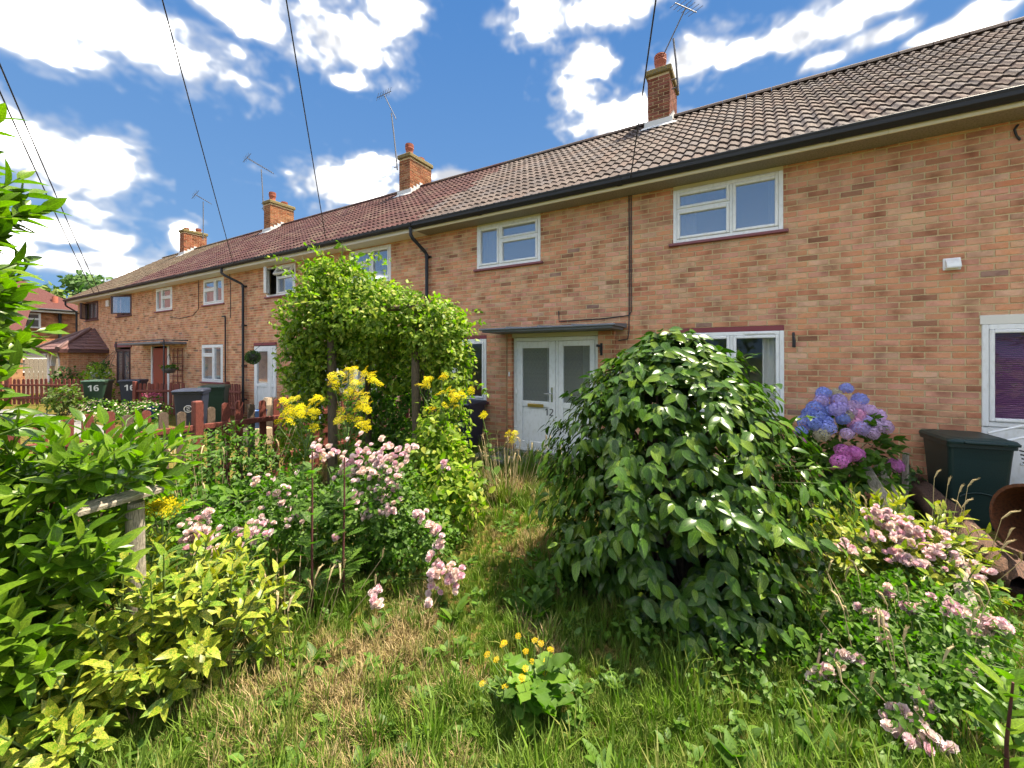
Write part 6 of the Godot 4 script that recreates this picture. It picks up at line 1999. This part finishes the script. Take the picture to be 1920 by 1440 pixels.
	foliage(oh, blob_leaves(hbl, Vector2(0.20, 0.32), 6, 0.25, 0.5, 0.1, 0.8, 0.4), GREENS, plain_leaf, M.dull_leaf, 0, "foliage")
	branches(oh, hbl.slice(3, 6), Vector3.ZERO, M.bark, 0.03, 6)
	print("shrubs done")

	# ---- roses, ragwort, hydrangea
	rose_bush("tall rose bush thick with pale pink blooms in mid garden", Vector3(-2.75, 0, 4.35), [[-2.78, 0.52, 4.32, 0.50, 0.44, 0.36, 4500], [-2.38, 0.30, 4.28, 0.36, 0.28, 0.30, 1600], [-3.25, 0.48, 4.65, 0.40, 0.36, 0.32, 2200]], ROSE_MIDDLE, ROSE_PINKS)
	rose_bush("pink roses rising behind the speckled laurel and post", Vector3(-3.25, 0, 5.25), [[-3.2, 0.42, 5.25, 0.36, 0.28, 0.26, 900]], ROSE_LEFT, ROSE_PINKS)
	rose_bush("pale pink roses sprawling over the speckled laurel by the log", Vector3(1.05, 0, 2.75), [[1.05, 0.18, 2.80, 0.42, 0.18, 0.24, 1000]], ROSE_BANK, ROSE_PINKS)
	rose_bush("low straggling pink rose bush before the fallen plank", Vector3(0.75, 0, 3.75), [[0.80, 0.20, 3.50, 0.42, 0.22, 0.40, 2600], [0.55, 0.14, 3.95, 0.34, 0.16, 0.32, 1700], [1.0, 0.18, 4.0, 0.3, 0.17, 0.3, 1000]], ROSE_CORNER, ROSE_PINKS)
	ragwort("tall yellow-flowered ragwort between the arch posts", Vector3(-3.55, 0, 4.0), RAG_ARCH, 46, M.green_stem)
	ragwort("yellow ragwort before the picket fence", Vector3(-4.15, 0, 4.2), RAG_FENCE, 30, M.green_stem)
	ragwort("yellow ragwort against the grooved arch post", Vector3(-2.95, 0, 3.3), RAG_POST, 30, M.green_stem)
	ragwort("single ragwort with one flat yellow head beside the wooden post", Vector3(-2.92, 0, 5.70), RAG_LONE, 16, M.green_stem)
	ragwort("short ragwort flowering by the door step", Vector3(-2.75, 0, 2.35), RAG_DOOR, 14, M.green_stem)
	ragwort("tall red-stemmed weed without flowers next to the speckled laurel", Vector3(-2.62, 0, 4.98), [], 34, M.red_stem, 1.12)
	ragwort("red-stemmed leafy weed leaning against the tall rose bush", Vector3(-2.52, 0, 4.80), [], 34, M.red_stem, 1.05)
	base = Vector3(0.85, 0, 0.75)
	t = thing("hydrangea", "hydrangea bush with blue, purple and pink flower heads by the wall", "hydrangea", base)
	var hb := shift([[0.86, 0.68, 0.74, 0.40, 0.46, 0.30, 700], [0.80, 0.35, 0.90, 0.5, 0.36, 0.4, 700]], base)
	foliage(t, blob_leaves(hb, Vector2(0.08, 0.13), 5, 0.10, 0.8, 0.15, 0.5, 0.5), GREENS, plain_leaf, M.soft_leaf, 0, "leaves")
	branches(t, hb, Vector3.ZERO, M.bark, 0.010, 10)
	for i in HYDRA.size():
		var e: Array = HYDRA[i]
		var kx: float = (e[0] - 0.35) / 0.95 + rf(-0.18, 0.18)
		var col := Color(0.28, 0.36, 0.80) if kx < 0.40 else (Color(0.52, 0.44, 0.80) if kx < 0.62 else Color(0.70, 0.52, 0.80))
		if e[1] < 0.86: col = Color(0.74, 0.26, 0.62)
		if i in [2, 16, 30]: col = Color(0.52, 0.48, 0.34)
		if i in [17, 24]: col = Color(0.80, 0.40, 0.62)
		if i in [0, 3, 7, 22, 39]: col = Color(0.34, 0.40, 0.84)
		var mb := MB.new()
		mb.add(hydra_head, Transform3D.IDENTITY, col * rf(0.9, 1.1))
		var p := Vector3(e[0], e[1], e[2]) - base
		put("flower_head", mb, M.petal, t, Transform3D(facing(p * Vector3(1, 0.6, 1) + Vector3(0, 0.4, 0.5)).scaled(Vector3.ONE * rf(0.78, 1.05)), p))
	# ---- weeds in the lawn
	base = Vector3(-0.93, 0, 4.95)
	t = thing("mustard_weed", "broad-leaved weed with small yellow flowers in the lawn", "weed", base)
	xs = []
	for i in 40:
		var a := i * 2.4
		xs.append(leaf_at(Vector3(cos(a), 0, sin(a)) * 0.02 + Vector3(0, 0.02 + 0.005 * i, 0), Vector3(cos(a), rf(0.15, 0.9), sin(a)), Vector3.UP, rf(0.11, 0.19)))
	foliage(t, xs, GREENS, lobed_leaf, M.soft_leaf, 40, "leaves")
	var kinds := MB.new()
	kinds.add(yellow_head, Transform3D.IDENTITY, Color(0.8, 0.6, 0.03))
	var ym := kinds.mesh(M.petal)
	stems = MB.new()
	for i in 18:
		var p := Vector3(rf(-0.22, 0.08), rf(0.18, 0.34), rf(-0.14, 0.16))
		stems.tube([Vector3(p.x * 0.2, 0.02, p.z * 0.2), Vector3(p.x * 0.7, p.y * 0.7, p.z * 0.7), p], 0.003, 0.0015, 4)
		part("flower_head", ym, t, Transform3D(facing(Vector3(0, 1, 0.3) + rdir() * 0.3).scaled(Vector3.ONE * 0.28), p))
	put("stems", stems, M.green_stem, t)
	for e: Array in [["dock plant with upright leaves beside the dark glossy bush", Vector3(-1.30, 0, 4.25), 16, 0.20], ["broad dock leaves at the edge of the lawn", Vector3(-0.05, 0, 4.75), 9, 0.16], ["small dock plant in the straw-coloured grass", Vector3(-1.75, 0, 4.55), 7, 0.15], ["low dock leaves beside the yellow-flowered weed", Vector3(-0.55, 0, 5.05), 9, 0.13], ["tall dock clump in the shade of the dark glossy bush", Vector3(-1.42, 0, 3.95), 18, 0.19], ["dock leaves beneath the tall rose bush", Vector3(-2.05, 0, 4.95), 10, 0.14], ["pale crinkled dock leaves near the young laurel", Vector3(0.22, 0, 4.55), 10, 0.17], ["dock plant beside the red-stemmed weeds", Vector3(-2.2, 0, 5.3), 9, 0.13]]:
		var w := thing("dock_plant", e[0], "weed", e[1], 0, "dock plants in the lawn")
		xs = []
		for i: int in int(e[2]):
			var a := i * 2.4
			xs.append(leaf_at(Vector3(rf(-0.05, 0.05), 0.01, rf(-0.05, 0.05)), Vector3(cos(a) * 0.7, rf(0.4, 1.4), sin(a) * 0.7), Vector3(cos(a) * -0.5, 1, sin(a) * -0.5), e[3] * rf(0.8, 1.2)))
		foliage(w, xs, GREENS, laurel_leaf, M.soft_leaf, e[2], "leaves")
	# ---- timber: post and rail, log, planks, stake
	base = Vector3(-2.80, 0, 5.86)
	t = thing("post_and_rail", "grey weathered wooden post with a sloping top rail", "fence post", base)
	var pb := MB.new()
	pb.tube([Vector3.ZERO, Vector3(0, 0.5, 0), Vector3(-0.005, 1.0, 0.005)], 0.044, 0.040, 12)
	put("post", pb, M.grey_timber, t)
	pb = MB.new()
	pb.cbox(Vector3(-0.042, -0.05, -0.014), Vector3(0.042, 0.34, 0.014), 0.005)
	put("rail", pb, M.grey_timber, t, leaf_at(RAIL_A - base, RAIL_B - RAIL_A, Vector3(0.25, 1, 0.15), 1.0))
	base = Vector3(1.55, 0, 1.2)
	t = thing("rotting_log", "split reddish rotting log lying along the garden boundary", "log", base)
	pb = MB.new()
	var ringn := 14
	var steps := 22
	for i in steps + 1:
		var z := 1.35 - 2.5 * i / steps
		for j in ringn + 1:
			var a := TAU * j / ringn
			var r := 0.125 * (1.0 + 0.45 * lumps.get_noise_3d(cos(a) * 2.0, sin(a) * 2.0, z * 0.9) + 0.18 * lumps.get_noise_3d(cos(a) * 7.0, sin(a) * 7.0, z * 1.5))
			if i == 0 or i == steps: r *= 0.5
			pb.v.append(Vector3(cos(a) * r, 0.24 + 0.03 * z * -1.0 + sin(a) * r * 1.15, z)); pb.n.append(Vector3(cos(a), sin(a), 0)); pb.c.append(Color.WHITE); pb.uv.append(Vector2.ZERO)
	for i in steps:
		for j in ringn:
			var a := i * (ringn + 1) + j
			for k: int in [a, a + 1, a + ringn + 1, a + 1, a + ringn + 2, a + ringn + 1]: pb.ix.append(k)
	put("trunk", pb, M.rotten_timber, t)
	for e: Array in [[1.2, "block"], [-0.9, "block"]]:
		pb = MB.new()
		pb.cbox(Vector3(-0.09, 0, e[0] - 0.12), Vector3(0.09, 0.15, e[0] + 0.05), 0.01)
		put("block", pb, M.rotten_timber, t)
	for i in 7:
		pb = MB.new()
		var z := rf(-0.2, 1.3)
		pb.cbox(Vector3(-0.01, 0, 0), Vector3(0.012, 0.03, rf(0.15, 0.35)), 0.004)
		put("splinter", pb, M.rotten_timber, t, Transform3D(Basis.from_euler(Vector3(rf(-0.15, 0.15), rf(-0.2, 0.2), 0)), Vector3(rf(-0.09, 0.05), 0.36 + rf(-0.05, 0.02), z - 0.2)))
	for e: Array in [["pale split stake leaning out of the bush by the wall", Vector3(1.36, 0, 0.75), Vector3(1.40, 0.72, 0.62), 0.026, 0.016], ["weathered board fallen among the hydrangea leaves", Vector3(1.14, 0.18, 1.75), Vector3(0.98, 0.62, 0.85), 0.05, 0.012], ["second grey board lying beside the hydrangea", Vector3(1.22, 0.16, 1.55), Vector3(1.12, 0.60, 0.85), 0.04, 0.012], ["long grey plank lying through the low roses", Vector3(1.02, 0.10, 3.65), Vector3(1.22, 0.34, 2.55), 0.045, 0.012]]:
		var p0: Vector3 = e[1]
		var p1: Vector3 = e[2]
		var w := thing("old_board", e[0], "board", p0, 0, "old boards in the garden")
		var dd := (p1 - p0)
		pb = MB.new()
		pb.cbox(Vector3(-e[3], 0, -e[4]), Vector3(e[3], dd.length(), e[4]), 0.004)
		var bz := leaf_at(Vector3.ZERO, dd, Vector3(-0.6, 0.6, 0.8), 1.0)
		put("board", pb, M.grey_timber, w, bz)
	# ---- beyond the log: rusty fire drum, folded airer
	t = thing("rusty_drum", "rusty metal drum lying on its side beyond the rotting log", "drum", Vector3(1.90, 0, 1.75))
	pb = MB.new()
	for i in 28:
		var a0 := TAU * i / 28
		var a1 := TAU * (i + 1) / 28
		for e: Array in [[0.30, 1.0], [0.29, -1.0]]:
			var q := [Vector3(0, cos(a0), sin(a0)) * e[0], Vector3(0, cos(a1), sin(a1)) * e[0]]
			for k in 3:
				var x0 := 0.26 * k
				var x1 := 0.26 * (k + 1)
				var bulge := [1.0, 1.05, 1.05, 1.0]
				pb.quad(q[0] * bulge[k] + Vector3(x0, 0, 0), q[1] * bulge[k] + Vector3(x0, 0, 0), q[1] * bulge[k + 1] + Vector3(x1, 0, 0), q[0] * bulge[k + 1] + Vector3(x1, 0, 0))
		pb.quad(Vector3(0, cos(a0), sin(a0)) * 0.29, Vector3(0, cos(a1), sin(a1)) * 0.29, Vector3(0, cos(a1), sin(a1)) * 0.315, Vector3(0, cos(a0), sin(a0)) * 0.315)
	put("shell", pb, M.rust, t, Transform3D(Basis(Vector3.UP, 0.5), Vector3(0, 0.42, 0)))
	pb = MB.new()
	pb.lathe([Vector2(0.0, 0.0), Vector2(0.29, 0.0)], 20)
	put("end_plate", pb, M.soot, t, Transform3D(Basis(Vector3.UP, 0.5) * Basis(Vector3.FORWARD, PI / 2), Vector3(0.5, 0.42, -0.27)))
	pb = MB.new()
	pb.cbox(Vector3(0.05, 0.0, -0.3), Vector3(0.5, 0.12, 0.1), 0.01)
	put("cradle", pb, M.soot, t)
	t = thing("clothes_airer", "white folding clothes airer leaning by the purple blind", "clothes airer", Vector3(2.30, 0, 0.65))
	for e: Array in [[[-0.25, 0.98, -0.1], [0.95, 1.42, -0.25]], [[-0.22, 0.90, 0.0], [0.95, 1.34, -0.15]], [[0.1, 0.0, 0.15], [0.25, 1.12, -0.15]], [[0.5, 0.0, 0.2], [0.2, 0.95, -0.1]], [[-0.1, 0.72, 0.1], [0.7, 0.70, 0.1]]]:
		pb = MB.new()
		pb.tube([Vector3(e[0][0], e[0][1], e[0][2]), Vector3(e[1][0], e[1][1], e[1][2])], 0.013, 0.013, 8)
		put("tube", pb, M.white_plastic, t)
	for k in 4:
		pb = MB.new()
		pb.tube([Vector3(-0.12, 0.86 - 0.035 * k, 0.14 + 0.02 * k), Vector3(0.75, 0.70 - 0.035 * k, 0.12)], 0.008, 0.008, 6)
		put("arm", pb, M.black_metal, t)
	# ---- grasses
	meadow_stalks("seeding meadow grasses before the dark green bin", Vector3(1.15, 0, 2.1), [[1.30, 0.83, 2.0, 0.04], [1.36, 0.78, 2.0, 0.02], [1.42, 0.74, 2.05, 0.03], [1.50, 0.80, 2.05, 0.06], [1.44, 0.66, 2.15, 0.06], [1.32, 0.64, 2.15, -0.06], [1.56, 0.70, 2.5, 0.09], [1.46, 0.55, 2.7, 0.06], [1.60, 0.52, 2.3, 0.03], [1.25, 0.6, 2.1], [1.38, 0.5, 2.3], [1.52, 0.45, 2.6]])
	var st := []
	for i in 22: st.append([rf(0.3, 1.1), rf(0.35, 0.62), rf(1.6, 2.3)])
	meadow_stalks("thin seeding grasses between the dark bush and the hydrangea", Vector3(0.75, 0, 1.95), st)
	st = []
	for i in 60: st.append([rf(-3.3, -2.1), rf(0.40, 0.80), rf(1.6, 3.1)])
	meadow_stalks("tall dry grasses standing before the white door", Vector3(-2.7, 0, 2.3), st)
	st = []
	for i in 26: st.append([rf(0.3, 1.2), rf(0.30, 0.55), rf(3.2, 4.4)])
	meadow_stalks("seeding grasses among the low straggling roses", Vector3(0.75, 0, 3.8), st)
	st = []
	for i in 24: st.append([rf(-3.6, -2.0), rf(0.25, 0.55), rf(4.6, 5.6)])
	meadow_stalks("thin dry grasses around the speckled laurel by the post", Vector3(-2.7, 0, 5.1), st)
	st = []
	for i in 26: st.append([rf(-5.6, -4.2), rf(0.5, 1.0), rf(3.9, 5.4)])
	meadow_stalks("seeding grasses along the picket fence", Vector3(-4.9, 0, 4.6), st)
	grass_field("grass", "rough green grass of the unmown lawn", "grass", 21000, Vector2(0.055, 0.155), [[0.11, 0.19, 0.02], [0.14, 0.23, 0.025], [0.095, 0.165, 0.02], [0.17, 0.24, 0.035], [0.20, 0.23, 0.06]], M.grass_blade, false)
	grass_field("dry_grass", "straw-coloured dry grass in the lawn", "grass", 6500, Vector2(0.07, 0.20), [[0.34, 0.25, 0.12], [0.29, 0.21, 0.10], [0.39, 0.30, 0.16], [0.25, 0.21, 0.08], [0.20, 0.20, 0.05]], M.straw, true)
	grass_field("long_grass", "long arching grass blades in the unmown lawn", "grass", 800, Vector2(0.16, 0.32), [[0.13, 0.21, 0.025], [0.16, 0.25, 0.03], [0.11, 0.18, 0.025], [0.22, 0.24, 0.06]], M.grass_blade, false)
	# small broad-leaved weeds through the lawn
	var wl := Node3D.new()
	wl.name = "lawn_weeds"
	add_child(wl)
	tag(wl, "small round-leaved weeds spread through the lawn", "weeds", "", "stuff")
	xs = []
	for i in 1100:
		var depth := 1.6 + 4.0 * rng.randf()
		var p := EYE + FWD * depth + RIGHT * depth * rf(-0.9, 1.0)
		if p.z < 1.0 or p.x > 1.4 or p.x < -3.2 or lumps.get_noise_2d(p.x * 2.0 + 70.0, p.z * 2.0) < -0.05: continue
		for k in 7:
			var a := k * 2.4 + i
			xs.append(leaf_at(Vector3(p.x + rf(-0.03, 0.03), 0.02 + rf(0, 0.05), p.z + rf(-0.03, 0.03)), Vector3(cos(a), rf(0.2, 0.9), sin(a)), Vector3.UP, rf(0.035, 0.075)))
	foliage(wl, xs, GREENS, plain_leaf, M.soft_leaf, 0, "leaves")
